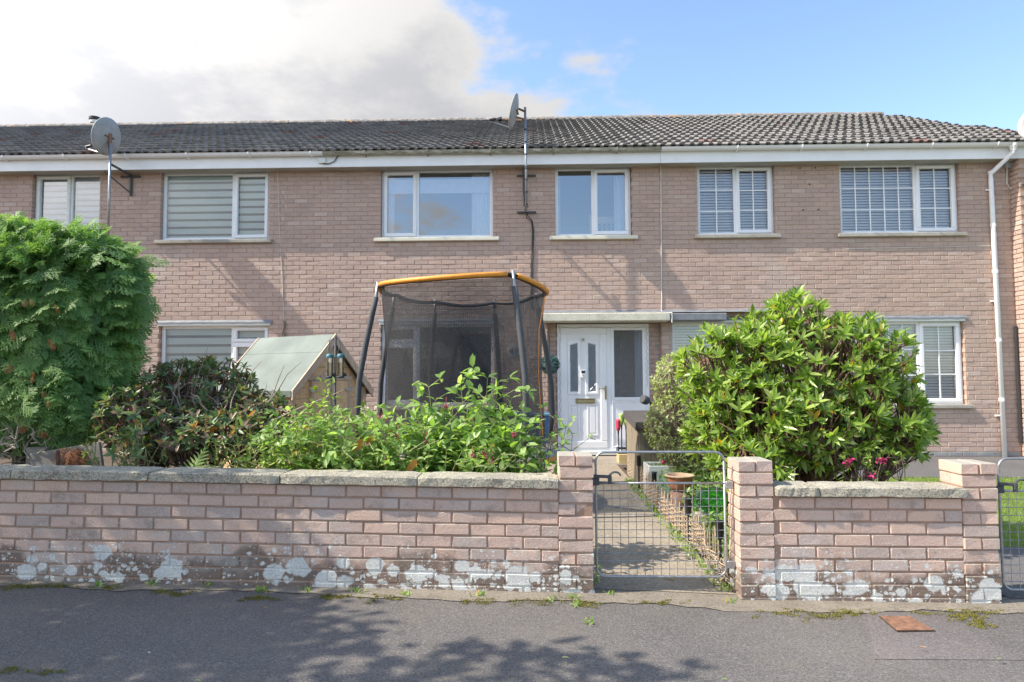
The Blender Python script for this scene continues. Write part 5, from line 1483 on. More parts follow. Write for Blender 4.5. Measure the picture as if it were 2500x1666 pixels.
leafy_stems("coping_edge_foliage", "low leafy growth lapping over the coping below the tall sunlit shrub", bs(930, 4.50), [top(840 + 14 * i + rng.normal(0, 8), 1048 + rng.uniform(-18, 22), 4.46 + rng.normal(0, .05)) for i in range(26)], .075, .042, 'shrub', .004, (3, 5), .45, 150, .3, droop=.5)
# berry clusters hanging in the shrubs
mbs = []
for i, (x, y, Y, where) in enumerate([(982, 1004, 4.62, "in the left part of the tall sunlit shrub"), (1085, 1050, 4.50, "largest of the pair just above the coping below the tall sunlit shrub"), (1131, 1062, 4.48, "right of the pair just above the coping below the tall sunlit shrub"), (1115, 1044, 4.52, "smallest, between the two low clusters at the coping"),
        (980, 1016, 4.62, "lower of the two at the left of the tall sunlit shrub"), (1025, 935, 4.7, "highest up in the tall sunlit shrub"), (915, 1000, 4.6, "left of the tall sunlit shrub, beside the net's foot"), (872, 960, 4.7, "beside the faded hydrangea heads"), (1180, 1000, 4.6, "nearest the leafy shrub by the gate pier"), (890, 1055, 4.47, "low at the coping below the hydrangea"), (800, 985, 4.6, "farthest left, in the brambles")]):
    q = D(x, y, Y); mb = MB()
    for k in range(22):
        c = q + Vector((rng.normal(0, .010), rng.normal(0, .009), rng.normal(0, .013))); r_ = rng.uniform(.004, .0065)
        mb.lathe([(0, -r_), (r_ * .8, -r_ * .6), (r_, 0), (r_ * .8, r_ * .6), (0, r_)], c, 6)
    mb.tube([q, q + Vector((0, .01, .07))], .002, 4)
    tag(mb.build("berry_cluster", 'berry', None, True), "crimson berry cluster " + where, "berries", "crimson berry clusters")
# white plastic scrap and orange dead leaf
leafy_stems("hydrangea", "hydrangea with faded cream and brown flower heads beside the trampoline's left pole", bs(835, 5.1), [top(830, 955, 5.15), top(848, 950, 5.1), top(812, 960, 5.1), top(870, 975, 5.0)], .08, .045, 'yellow_shrub', .006, (4, 6), .6, 40, .2)
for x, y, mt_ in ((838, 942, 'white_petal'), (846, 948, 'white_petal'), (690, 990, 'white_petal'), (880, 962, 'dead')):
    q = D(x, y, 5.05); n = 40; u = unit(rng.normal(size=(n, 3))); pp = np.array(list(q)) + u * .022
    o = mesh_obj("flower_head", leaf_verts(pp, u, unit(rng.normal(size=(n, 3))), np.full(n, .018), np.full(n, .016), np.full(n, .1)).reshape(-1, 3), [tuple(np.array(f) + 7 * i) for i in range(n) for f in LEAF_F], mt_)
    tag(o, {838: "cream flower head beside the trampoline's left pole, the left of two", 846: "cream flower head beside the trampoline's left pole, the right of two", 690: "small pale flower head low among the brambles", 880: "brown faded flower head beside the trampoline's left pole"}[x], "flower")
for x, y, Y, lab in ((836, 1008, 4.6, "large orange withered leaf below the trampoline's left pole"), (858, 1000, 4.62, "smaller orange withered leaf right of the large one"), (958, 1055, 4.45, "orange brown leaf lying at the coping below the tall shrub")):
    q = D(x, y, Y); V = leaf_verts(np.array([list(q)]), np.array([[-.6, -.2, -.8]]), np.array([[.3, -1., .3]]), np.array([.12 if x != 858 else .08]), np.array([.06]), np.array([.5]))
    tag(mesh_obj("withered_leaf", V[0], LEAF_F, 'orange_leaf', None, True), lab, "leaf")

# ------------------------------------------------------------------ big rhododendron on the right
RB = D(1955, 1090, 5.65)
ell = [E_(1850, 850, 5.6, .72, .62, .55), E_(1745, 800, 5.7, .42, .5, .30), E_(1830, 715, 5.8, .24, .32, .15), E_(1950, 840, 5.6, .50, .55, .42), E_(1730, 960, 5.45, .52, .5, .42), E_(1860, 970, 5.3, .62, .42, .36), E_(1995, 960, 5.5, .50, .45, .36), E_(2060, 950, 5.6, .24, .35, .18), E_(1650, 860, 5.6, .34, .4, .40), E_(2045, 1000, 5.5, .28, .35, .22), E_(1720, 1060, 5.0, .32, .25, .14), E_(1640, 990, 5.5, .22, .3, .28)]
whorl_bush("rhododendron", "large glossy bright green rhododendron behind the short right-hand wall", "shrub", (RB.x - .25, 5.65, gg(2.2, 5.6)), ell, 1750, (6, 9), .104, .034, 'rhodo', 'bark_red', .032, 22, shell=.58, bottom=.50, keep=300, open_=.80, droop=.14, twig=.005, rs=.16)
ell = [E_(1580, 880, 7.6, .42, .4, .40), E_(1570, 980, 7.5, .44, .4, .42), E_(1600, 1040, 7.4, .42, .35, .30)]
whorl_bush("privet_bush", "pale fine-leaved bush between the timber store and the large rhododendron", "shrub", (D(1585, 1000, 7.6).x, 7.6, gg(1.9, 7.6)), ell, 2300, (4, 6), .038, .018, 'privet', 'twig', .014, 16, shell=.72, keep=60, open_=1.0, twig=.0025)
# pink azalea
ell = [E_(1960, 1062, 5.0, .16, .14, .08), E_(2025, 1058, 5.0, .18, .14, .09)]
az, P, N = whorl_bush("azalea", "small azalea with magenta flowers at the foot of the large rhododendron", "shrub", (D(1995, 1090, 5.0).x, 5.0, gg(2.3, 5.0)), ell, 40, (4, 6), .045, .018, 'rhodo', 'bark', .008, 6, shell=.6, keep=60, twig=.003)
for (x, y) in ((1952, 1058), (1945, 1066), (2020, 1056), (2034, 1060), (2000, 1092)):
    q = D(x, y, 4.86); n = 12; u = unit(rng.normal(size=(n, 3)) + np.array([0, -1.2, .3])); pp = np.array(list(q)) + rng.normal(0, .012, (n, 3))
    mesh_obj("blossom", leaf_verts(pp, u, unit(rng.normal(size=(n, 3))), np.full(n, .026), np.full(n, .018), np.full(n, .2)).reshape(-1, 3), [tuple(np.array(f) + 7 * i) for i in range(n) for f in LEAF_F], 'flower', az)

# ------------------------------------------------------------------ planting bed along the path
def ground_cover(name, label, box, n, L, W, mat, zmax):
    p = np.column_stack([rng.uniform(box[0], box[1], n), rng.uniform(box[2], box[3], n), np.zeros(n)])
    p[:, 2] = [gg(a, b) + zmax * rng.random() ** 1.6 for a, b in p[:, :2]]
    d = unit(rng.normal(size=(n, 3)) + np.array([0, -.4, .4])); 
    o = leaf_mesh(name, leaf_verts(p, d, unit(np.array([0, -.2, 1.]) + rng.normal(0, .4, (n, 3))), rng.uniform(L * .6, L * 1.2, n), rng.uniform(W * .7, W * 1.2, n), rng.uniform(0, .5, n)), mat, None)
    return tag(o, label, "ground cover", kind="stuff")
ground_cover("ground_cover", "low mixed ground cover filling the bed right of the path", (1.36, 2.5, 4.45, 8.0), 9500, .055, .030, 'shrub', .34)
ground_cover("ivy_cover", "low dark ground cover under the shrubs behind the left wall", (-3.0, .15, 4.45, 6.2), 5200, .055, .032, 'shrub', .42)
# soil mound under the bottle
# ------------------------------------------------------------------ wicker edging
wf = thing("wicker_edging", (1.32, 6.5, gg(1.3, 6.5)), "low woven wicker edging along the right side of the garden path", "edging")
mb = MB()
for j in range(11):
    pts = []; h = .025 + .021 * j
    for i in range(150):
        y = 4.42 + 4.5 * i / 149; t = i / 149
        sag = (.55 if y < 5.0 else .9) * h
        pts.append((1.305 + .012 * math.sin(i * 1.25 + j * pi) + .03 * math.sin(y * 1.7) - (max(0, 5.3 - y) * .05 * h / .2), y, gg(1.3, y) + sag + rng.normal(0, .004)))
    mb.tube(pts, .0045, 4, False)
tag(mb.build("weave", 'wicker', wf), kind="stuff")
for i in range(34):
    y = 4.45 + 4.45 * i / 33; z0 = gg(1.3, y); x = 1.305 + .03 * math.sin(y * 1.7); h = rng.uniform(.26, .31)
    MB().tube([(x, y - .03, z0), (x, y - .028, z0 + h * .8), (x + .006, y, z0 + h), (x, y + .028, z0 + h * .8), (x, y + .03, z0)], .0055, 5).build("hoop", 'wicker', wf)
mb = MB()
for i in range(120):
    y = 4.40 + rng.random() ** 2 * .9; b = Vector((1.30 + rng.normal(0, .05), y, gg(1.3, y) + rng.uniform(.02, .14))); e = b + Vector((rng.normal(0, .05), rng.normal(0, .10), rng.normal(0, .05)))
    mb.tube([b, (b + e) / 2 + Vector((0, 0, .01)), e], .0035, 4, False)
tag(mb.build("loose_rods", 'twig', wf), kind="stuff")
# solar stake lights
for i, (px_s, py_s, lab) in enumerate(((1559, 1113, "black stake light farthest up the path by the timber store"), (1597, 1153, "black stake light in front of the white sink"), (1680, 1217, "black stake light beside the green glass bottle"), (1757, 1272, "black stake light nearest the gate hinge"))):
    Yk = (8.0, 7.0, 5.5, 4.62)[i]; q = S(px_s, py_s, Yk); z0 = gg(q.x, Yk)
    st = thing("stake_light", (q.x, Yk, z0), lab, "stake light", "black stake lights along the path")
    MB().tube([(q.x, Yk, z0 - .03), (q.x, Yk, q.z - .10)], .010, 8).build("spike", 'dark', st)
    MB().lathe([(0, -.13), (.020, -.125), (.026, -.11), (.026, -.012), (.030, -.008), (.030, 0), (.022, .004), (0, .005)], (q.x, Yk, q.z), 14).build("lamp_head", 'dark', st, True)
# white sink planter
a, b = S(1584, 1138, 7.3), S(1671, 1138, 7.3); x0, x1, zt_ = a.x, b.x, a.z; z0 = gg(1.5, 7.4) + .0; y0_, y1_ = 7.3, 7.66
sk = thing("sink_planter", ((x0 + x1) / 2, 7.45, z0), "white glazed sink used as a planter right of the path", "planter")
mb = MB(); t_ = .028
mb.cbox(x0, x1, y0_, y0_ + t_, z0, zt_, .01); mb.cbox(x0, x1, y1_ - t_, y1_, z0, zt_, .01); mb.cbox(x0, x0 + t_, y0_ + t_ - .004, y1_ - t_ + .004, z0, zt_ - .001, .01); mb.cbox(x1 - t_, x1, y0_ + t_ - .004, y1_ - t_ + .004, z0, zt_ - .001, .01)
mb.build("basin", 'ceramic', sk)
MB().box(x0 + .02, x1 - .02, y0_ + .02, y1_ - .02, z0 + .02, zt_ - .045).build("compost", 'soil', sk)
n = 260; p = np.column_stack([rng.uniform(x0 + .04, x1 - .04, n), rng.uniform(y0_ + .04, y1_ - .04, n), np.full(n, zt_ - .05)]); leaf_mesh("seedlings", leaf_verts(p, unit(rng.normal(0, .5, (n, 3)) + np.array([0, 0, 1.])), unit(rng.normal(size=(n, 3))), rng.uniform(.02, .06, n), np.full(n, .012), np.full(n, .2)), 'shrub', sk)
# garden figurine on the sink
q = S(1632, 1130, 7.45); zb0 = zt_ - .05
fg = thing("garden_figurine", (q.x, 7.45, zb0), "small white figurine group with a red ball standing in the sink planter", "figurine")
MB().lathe([(0, 0), (.035, 0), (.032, .02), (.022, .035), (.026, .06), (.030, .075), (.024, .085), (.030, .095), (.034, .115), (.028, .135), (.018, .145), (0, .148)], (q.x, 7.45, zb0), 12).build("body", 'plaque', fg, True)
mb = MB()
for k in range(9): c = Vector((q.x - .005 + .03 * math.cos(k), 7.44 + .015 * math.sin(k * 2), zb0 + .125 + .022 * math.sin(k * 1.7))); mb.lathe([(0, -.014), (.012, -.008), (.015, 0), (.011, .009), (0, .014)], c, 7)
mb.build("white_curls", 'ceramic', fg, True)
for k in range(3): MB().tube([(q.x - .055 - .014 * k, 7.43, zb0), (q.x - .055 - .012 * k, 7.43, zb0 + .065)], .004, 5).build("leg", 'new_wood', fg)
MB().lathe([(0, -.020), (.018, -.012), (.022, 0), (.018, .012), (0, .020)], (q.x - .068, 7.41, zb0 + .075), 10).build("red_ball", 'pink', fg, True)
MB().obox((q.x - .07, 7.44, zb0 + .095), ((1, 0, .2), (0, 1, 0), (-.2, 0, 1)), (.035, .012, .014), .006).build("white_back", 'ceramic', fg)
# terracotta bowl on a pot
q = S(1660, 1160, 6.2); z0 = gg(q.x, 6.2); R_ = .127; zr = q.z
tb = thing("terracotta_bowl", (q.x, 6.2, z0), "wide terracotta bowl on a dark pot beside the white sink", "plant pot")
MB().lathe([(R_ * .98, zr - .008 - z0), (R_ + .012, zr - z0 - .012), (R_ + .012, zr - z0), (R_, zr - z0 + .004), (R_ - .012, zr - z0 - .002), (R_ * .8, zr - z0 - .07), (0, zr - z0 - .09)], (q.x, 6.2, z0), 28).build("rim", 'pot_rim', tb, True)
MB().lathe([(R_ * .98, zr - .01 - z0), (R_ * .93, zr - z0 - .045), (R_ * .90, zr - z0 - .05), (R_ * .80, zr - z0 - .10), (R_ * .5, zr - z0 - .15), (0, zr - z0 - .152)], (q.x, 6.2, z0), 28).build("bowl", 'pot', tb, True)
MB().lathe([(R_ * .55, zr - z0 - .150), (R_ * .72, zr - z0 - .16), (R_ * .80, (zr - z0) * .4), (R_ * .6, 0), (0, 0)], (q.x, 6.2, z0), 20).build("pot_stand", 'bark_red', tb, True)
# green glass bottle lying on stones
q = S(1735, 1222, 5.45); r_ = .105
axb = Vector((-.75, -.66, .05)).normalized()
cb = thing("glass_bottle", (q.x, q.y, q.z - r_), "big green glass bottle lying on its side in the bed behind the gate", "bottle")
MB().lathe([(0, -.16), (r_ * .55, -.158), (r_ * .9, -.13), (r_, -.08), (r_, .05), (r_ * .9, .09), (r_ * .55, .125), (.036, .145), (.034, .175), (.044, .178), (.044, .196), (.034, .198), (.028, .17), (.030, .14), (r_ * .5, .118), (r_ * .85, .08), (r_ * .95, .04), (r_ * .95, -.08), (r_ * .8, -.13), (0, -.15)], q, 32, axb).build("glass_body", 'carboy', cb, True)
for k, (ox, oy) in enumerate(((-.08, 0), (.07, .02))):
    z0 = gg(q.x, 5.45); h = q.z - r_ * .93 - z0
    MB().cbox(q.x + ox - .055, q.x + ox + .055, 5.39 + oy, 5.51 + oy, z0 - .01, z0 + h, .02).build("stone", 'coping', tag(thing("rockery_stone", (q.x + ox, 5.45, z0), ("squared stone under the neck of the green bottle", "squared stone under the base of the green bottle")[k], "stone"), None))
# timber bin store
x0 = S(1559, 1040, 8.1).x; zf = S(1561, 1032, 8.1).z; zbk = S(1531, 1008, 9.05).z; z0 = gg(1.4, 8.5); xe = x0 + 1.05
bsr = thing("timber_store", (x0 + .5, 8.55, z0), "weathered timber store with a black felt lid right of the front door", "store")
for i in range(7):
    a = x0 + .15 * i; MB().cbox(a + .003, a + .147, 8.10, 8.125, z0 - .01, zf - .03 + random.uniform(-.004, .004), .004).build("plank", 'old_wood', bsr)
for i in range(6):
    a = 8.13 + .152 * i; zt2 = zf - .04 + (zbk - zf) * (a - 8.1) / .95; MB().cbox(x0 - .012, x0 + .012, a + .004, a + .14, z0 - .01, zt2, .004).build("plank", 'old_wood', bsr)
MB().cbox(xe - .03, xe, 8.13, 9.05, z0, zf - .05).build("side", 'old_wood', bsr); MB().cbox(x0 + .02, xe - .03, 9.02, 9.05, z0, zf - .03).build("back", 'old_wood', bsr)
mb = MB(); v = [(x0 - .04, 8.04, zf - .02), (xe + .04, 8.04, zf - .02), (xe + .04, 9.10, zbk), (x0 - .04, 9.10, zbk)]
mb.prism(v, (0, 0, .028)); mb.prism([(x0 - .043, 8.036, zf - .075), (xe + .043, 8.036, zf - .075), (xe + .043, 8.036, zf + .006), (x0 - .043, 8.036, zf + .006)], (0, .012, 0)); mb.build("felt_lid", 'felt_black', bsr)
mb = MB(); mb.prism([(x0 - .044, 8.05, zf - .09), (x0 - .044, 8.05, zf + .004), (x0 - .044, 9.10, zbk + .026), (x0 - .044, 9.10, zbk - .06)], (.012, 0, 0)); mb.build("lid_flap", 'felt_black', bsr)
# spot lamp on the lid
q = S(1588, 990, 8.7); sp_ = thing("solar_spotlight", (q.x, 8.7, q.z - .03), "small dark spot lamp standing on the felt lid of the timber store", "lamp")
MB().lathe([(0, -.06), (.035, -.055), (.055, -.03), (.060, .02), (.055, .05), (.045, .055), (0, .045)], (q.x - .07, 8.68, q.z + .07), 16, (-.8, -.45, .3)).build("lamp_head", 'foam', sp_, True)
zl_ = zf + (zbk - zf) * (8.7 - 8.04) / 1.06 + .008
MB().tube([(q.x - .03, 8.69, q.z + .05), (q.x + .01, 8.7, q.z + .03), (q.x + .01, 8.7, zl_)], .016, 8).build("stalk", 'dark', sp_)
# toy tools in a rack by the door
q = S(1521, 1104, 9.55); zt0 = q.z
MB_b = MB().cbox(S(1508, 1110, 9.5).x, S(1536, 1110, 9.5).x, 9.40, 9.62, zt0 - .145, zt0 - .015, .006)
tag(MB_b.build("timber_block", 'new_wood'), "pale new timber block on the step under the small tool rack", "block")
tr_ = thing("tool_rack", (q.x, 9.52, zt0 - .015), "black rack of small upright tools with pink and lime heads beside the door", "tool rack")
mb = MB(); xr0, xr1 = S(1507, 1104, 9.5).x, S(1533, 1104, 9.5).x
mb.cbox(xr0, xr1, 9.44, 9.60, zt0 - .015, zt0 + .0, .004); mb.cbox(xr0, xr1, 9.44, 9.46, zt0 + .05, zt0 + .065, .003); mb.cbox(xr0, xr1, 9.58, 9.60, zt0 + .05, zt0 + .065, .003)
for xx in (xr0 + .006, xr1 - .006): mb.cbox(xx - .006, xx + .006, 9.44, 9.46, zt0, zt0 + .06, .002); mb.cbox(xx - .006, xx + .006, 9.58, 9.60, zt0, zt0 + .06, .002)
mb.build("base_rack", 'dark', tr_)
for k, (px_s, ptop, mt_) in enumerate(((1509, 1024, 'pink'), (1517, 1010, 'lime'), (1528, 1012, 'lime'))):
    t = S(px_s, ptop, 9.52); b_ = (S(px_s + (2 if k == 0 else 1), 1100, 9.52).x, 9.52, zt0 + .002)
    MB().tube([b_, (t.x, 9.52, t.z - .25), (t.x, 9.52, t.z - .16)], [.008, .008, .014], 7).build("shaft", 'dark', tr_)
    MB().lathe([(0, -.17), (.025, -.16), (.034, -.10), (.032, -.04), (.040, -.015), (.030, 0), (0, .004)], (t.x, 9.52, t.z), 12).build("tool_head", mt_, tr_, True)
# blue plastic box
a, b = D(1180, 948, 10.0), D(1262, 1010, 10.0)
bb = thing("blue_tub", ((a.x + b.x) / 2, 10.05, gg(.1, 10)), "blue plastic storage tub against the wall behind the trampoline", "tub")
z0 = gg(.1, 10); x0, x1 = a.x, b.x
MB().prism([(x0 + .04, 9.88, z0), (x1 - .04, 9.88, z0), (x1, 9.84, a.z - .05), (x0, 9.84, a.z - .05)], (0, .42, 0)).build("body", 'blue', bb)
MB().cbox(x0 - .02, x1 + .02, 9.82, 10.30, a.z - .055, a.z - .01, .012).build("lid", 'blue', bb)
for k in range(3): xx = x0 + (x1 - x0) * (.25 + .25 * k); MB().cbox(xx - .02, xx + .02, 9.825, 9.87, z0 + .1, a.z - .07, .006).build("rib", 'blue', bb)
# topiary ball by the door
q = D(1263, 838, 10.42); tp = thing("topiary_ball", q, "bluish green artificial topiary ball hanging beside the front door", "topiary")
n = 900; u = unit(rng.normal(size=(n, 3))); R_ = .145
leaf_mesh("foliage", leaf_verts(np.array(list(q)) + u * R_ * rng.uniform(.8, .97, (n, 1)), unit(u + rng.normal(0, .5, (n, 3))), unit(rng.normal(size=(n, 3))), np.full(n, .035), np.full(n, .018), np.full(n, .2)), 'topiary', tp)
MB().tube([q + Vector((0, 0, .14)), q + Vector((0, .05, .45)), Vector((q.x, FY - .01, q.z + .5))], .004, 5).build("chain", 'dark', tp)
MB().lathe([(0, -.12), (.08, -.09), (.115, 0), (.08, .09), (0, .12)], q, 12).build("core", 'topiary', tp)

# ------------------------------------------------------------------ trampoline
TC = Vector((S(1133, 800, 7.05).x, 7.05, 0)); TR = .90; zr_ = 2.335; zfm = .60
tg = gg(TC.x, TC.y)
tm = thing("trampoline", (TC.x, TC.y, tg), "round trampoline with black safety net, grey foam poles and orange top ring", "trampoline")
ang = [math.radians(a) for a in (-164, 156, 118, 72, 30, -53)]
def ring_z(a):                                # the flexible ring dips between the poles
    s_ = sorted(x % (2 * pi) for x in ang); a = a % (2 * pi)
    for i in range(len(s_)):
        lo, hi = s_[i], s_[(i + 1) % len(s_)]
        if hi <= lo: hi += 2 * pi
        aa = a if a >= lo else a + 2 * pi
        if lo <= aa <= hi: return zr_ - .055 * math.sin(pi * (aa - lo) / (hi - lo)) * ((hi - lo) / 1.5) - .06 * math.sin(aa)
    return zr_
def rp(a, r, z): return Vector((TC.x + r * math.cos(a), TC.y + r * math.sin(a), z))
for i in range(len(ang)):
    a0 = sorted(x % (2 * pi) for x in ang)[i]; a1 = sorted(x % (2 * pi) for x in ang)[(i + 1) % len(ang)]
    if a1 <= a0: a1 += 2 * pi
    g = .07
    MB().tube([rp(a0 + g + (a1 - a0 - 2 * g) * k / 14, TR, ring_z(a0 + g + (a1 - a0 - 2 * g) * k / 14)) for k in range(15)], .024, 10).build("ring_sleeve", 'orange', tm, True)
    MB().tube([rp(a0 - g + 2 * g * k / 6, TR, ring_z(a0 - g + 2 * g * k / 6)) for k in range(7)], .012, 8).build("ring_rod", 'dark', tm, True)
for a in ang:
    zt2 = ring_z(a); prof = [(TR + .015, zt2 + .03), (TR + .03, zt2 - .10), (TR + .07, zt2 - .30), (TR + .14, zt2 - .65), (TR + .20, zt2 - 1.0), (TR + .215, zt2 - 1.35), (TR + .19, zfm), (TR + .18, tg + .3)]
    MB().tube([rp(a, r, z) for r, z in prof], .0165, 9).build("pole", 'galv', tm, True)
    MB().tube([rp(a, r, z) for r, z in [(TR + .035, zt2 - .13)] + prof[2:6] + [(TR + .20, zfm + .08)]], .030, 10).build("foam_sleeve", 'foam', tm, True)
    MB().tube([rp(a - .25, TR + .16, zfm - .03), rp(a - .25, TR + .16, tg + .02), rp(a + .25, TR + .16, tg + .02), rp(a + .25, TR + .16, zfm - .03)], .02, 8).build("leg", 'galv', tm, True)
n, m = 96, 14; v, f, uvs = [], [], []
for j in range(m + 1):
    t = j / m
    for i in range(n):
        a = 2 * pi * i / n; r = TR - .03 - .045 * math.sin(pi * min(1, t * 1.1)) + .012 * math.sin(a * 6 + t * 3) ; z = (zfm + .02) + (ring_z(a) - .03 - zfm - .02) * (1 - t)
        v.append(rp(a, r, z))
for j in range(m):
    for i in range(n): f.append((j * n + i, j * n + (i + 1) % n, (j + 1) * n + (i + 1) % n, (j + 1) * n + i))
net = mesh_obj("safety_net", v, f, 'net', tm, True)
uvl = net.data.uv_layers.new(name="UVMap")
for poly in net.data.polygons:
    for li in poly.loop_indices:
        vi = net.data.loops[li].vertex_index; i, j = vi % n, vi // n
        if i == 0 and any((net.data.loops[q].vertex_index % n) == n - 1 for q in poly.loop_indices): i = n
        uvl.data[li].uv = (i / n * 5.6, j / m * 1.75)
for (tt, rr) in ((.0, .024),): MB().tube([rp(2 * pi * i / 60, TR - .03, ring_z(2 * pi * i / 60) - .004) for i in range(61)], rr, 6, False).build("net_hem", 'dark', tm, True)
a = math.radians(6); MB().tube([rp(a, TR - .02, ring_z(a) - .04), rp(a, TR - .08, 1.9), rp(a, TR - .09, 1.4), rp(a, TR - .05, .75)], .008, 6).build("zip_edge", 'orange', tm)
a = math.radians(10); MB().obox(rp(a, TR - .04, 1.47), ((1, 0, 0), (0, 1, 0), (0, 0, 1)), (.035, .02, .015)).build("buckle", 'dark', tm)
MB().tube([rp(2 * pi * i / 48, TR + .08, zfm) for i in range(49)], .022, 8, False).build("frame_ring", 'galv', tm, True)
mesh_obj("jumping_mat", [rp(2 * pi * i / 48, TR - .10, zfm - .012) for i in range(48)], [tuple(range(48))], 'tramp_bed', tm)
v, f = [], []
for i in range(61):
    a = 2 * pi * i / 60
    for r, dz in ((TR - .12, .012), (TR + .0, .03), (TR + .10, .022), (TR + .125, -.06)): v.append(rp(a, r, zfm + dz))
for i in range(60):
    for k in range(3): f.append((4 * i + k, 4 * i + k + 1, 4 * i + 5 + k, 4 * i + 4 + k))
mesh_obj("spring_pad", v, f, 'pad', tm, True)
v, f = [], []
for i in range(21):
    a = math.radians(-75) + math.radians(55) * i / 20
    for r, dz in ((TR + .127, -.022), (TR + .13, -.075)): v.append(rp(a, r, zfm + dz))
for i in range(20): f.append((2 * i, 2 * i + 1, 2 * i + 3, 2 * i + 2))
mesh_obj("pad_skirt", v, f, 'orange', tm)

# ------------------------------------------------------------------ playhouse
phi = math.radians(30); a_ax = Vector((-math.cos(phi), math.sin(phi), 0)); b_ax = Vector((math.sin(phi), math.cos(phi), 0)); up_ = Vector((0, 0, 1))
C0 = D(672, 893, 7.9); ze = C0.z; zrg = D(758, 777, 8.3).z; PW, PL = 1.22, 1.36; zg = gg(C0.x, 8.2)
O = Vector((C0.x, C0.y, 0))
def ph(l, w, z): return O + a_ax * l + b_ax * w + up_ * z
pr_ = thing("playhouse", ph(PL / 2, PW / 2, zg), "wooden playhouse with pale green felt roof behind the brambles", "playhouse")
hp = (zrg - ze) / (PW / 2); 
nb = 9; bh = (ze - zg) / nb
for k in range(nb):                           # side boards
    MB().obox(ph(PL / 2, .02, zg + bh * (k + .5)), (a_ax, b_ax, up_), (PL / 2 - .03, .010, bh / 2 - .002), .003).build("board", 'shed', pr_)
    MB().obox(ph(PL / 2, PW - .02, zg + bh * (k + .5)), (a_ax, b_ax, up_), (PL / 2 - .03, .010, bh / 2 - .002), .003).build("board", 'shed', pr_)
    MB().obox(ph(PL - .02, PW / 2, zg + bh * (k + .5)), (a_ax, b_ax, up_), (.010, PW / 2 - .03, bh / 2 - .002), .003).build("board", 'shed', pr_)
z = zg
while z < zrg - .08:                          # gable boards
    z2 = min(z + bh, zrg - .04)
    def hw(zz_): return min(PW / 2 - .03, (zrg - zz_) / hp - .03)
    if hw(z2 - .004) < .02: break
    lo, hi = hw(z + .002), hw(z2 - .002)
    MB().prism([ph(.01, PW / 2 - lo, z + .002), ph(.01, PW / 2 + lo, z + .002), ph(.01, PW / 2 + hi, z2 - .002), ph(.01, PW / 2 - hi, z2 - .002)], a_ax * .02).build("gable_board", 'shed', pr_)
    z = z2
MB().prism([ph(PL - .01, .03, ze), ph(PL - .01, PW - .03, ze), ph(PL - .01, PW / 2, zrg - .03)], -a_ax * .02).build("rear_gable", 'shed', pr_)
for w in (0, PW): MB().obox(ph(.0, w + (.012 if w == 0 else -.012), (zg + ze) / 2), (a_ax, b_ax, up_), (.025, .022, (ze - zg) / 2), .004).build("corner_post", 'shed_trim', pr_)
dz1 = D(745, 875, 8.3).z
for w0, w1 in ((.27, .60), (.61, .95)):
    d_ = MB().obox(ph(-.006, (w0 + w1) / 2, (zg + .08 + dz1) / 2), (a_ax, b_ax, up_), (.010, (w1 - w0) / 2 - .004, (dz1 - zg - .08) / 2), .004).build("door", 'shed', pr_)
    for w in (w0 + .03, w1 - .03): MB().obox(ph(-.020, w, (zg + .1 + dz1) / 2), (a_ax, b_ax, up_), (.006, .022, (dz1 - zg - .1) / 2), .003).build("door_stile", 'shed_trim', d_)
    hwx = w0 - .01 if w0 < .5 else w1 + .01
    for zz_ in (dz1 - .12, zg + .3): MB().obox(ph(-.028, hwx + (.05 if w0 < .5 else -.05), zz_), (a_ax, b_ax, up_), (.003, .06, .016), .001).build("hinge", 'galv', d_)
MB().obox(ph(-.012, .61, dz1 + .03), (a_ax, b_ax, up_), (.012, .37, .025), .003).build("lintel", 'shed_trim', pr_)
ov, ev = .07, .075
for s_ in (0, 1):
    w_e = -ev if s_ == 0 else PW + ev; ze2 = ze - ev * hp
    MB().prism([ph(-ov, w_e, ze2 + .035), ph(-ov, PW / 2, zrg + .035), ph(PL + ov, PW / 2, zrg + .035), ph(PL + ov, w_e, ze2 + .035)], (0, 0, .014)).build("felt_roof", 'felt', pr_)
    # lap line of the second felt sheet
    wl_ = PW / 2 + (w_e - PW / 2) * .33; zl2 = zrg + (ze2 - zrg) * .33
    MB().prism([ph(-ov + .02, wl_, zl2 + .051), ph(-ov + .02, PW / 2, zrg + .051), ph(PL + ov - .02, PW / 2, zrg + .051), ph(PL + ov - .02, wl_, zl2 + .051)], (0, 0, .003)).build("felt_lap", 'felt', pr_)
    MB().prism([ph(-ov, w_e, ze2 + .049), ph(-ov, w_e, ze2 - .025), ph(PL + ov, w_e, ze2 - .025), ph(PL + ov, w_e, ze2 + .049)], b_ax * (-.008 if s_ == 0 else .008)).build("felt_drip", 'felt_edge', pr_)
    for l in (-ov - .022, PL + ov + .002):
        MB().prism([ph(l, w_e, ze2 - .06), ph(l, w_e, ze2 + .056), ph(l, PW / 2, zrg + .062), ph(l, PW / 2, zrg - .06)], a_ax * .020).build("barge_board", 'shed_trim', pr_)
MB().obox(ph(PL / 2, PW / 2, zg + .02), (a_ax, b_ax, up_), (PL / 2 - .05, PW / 2 - .05, .02)).build("floor", 'old_wood', pr_)

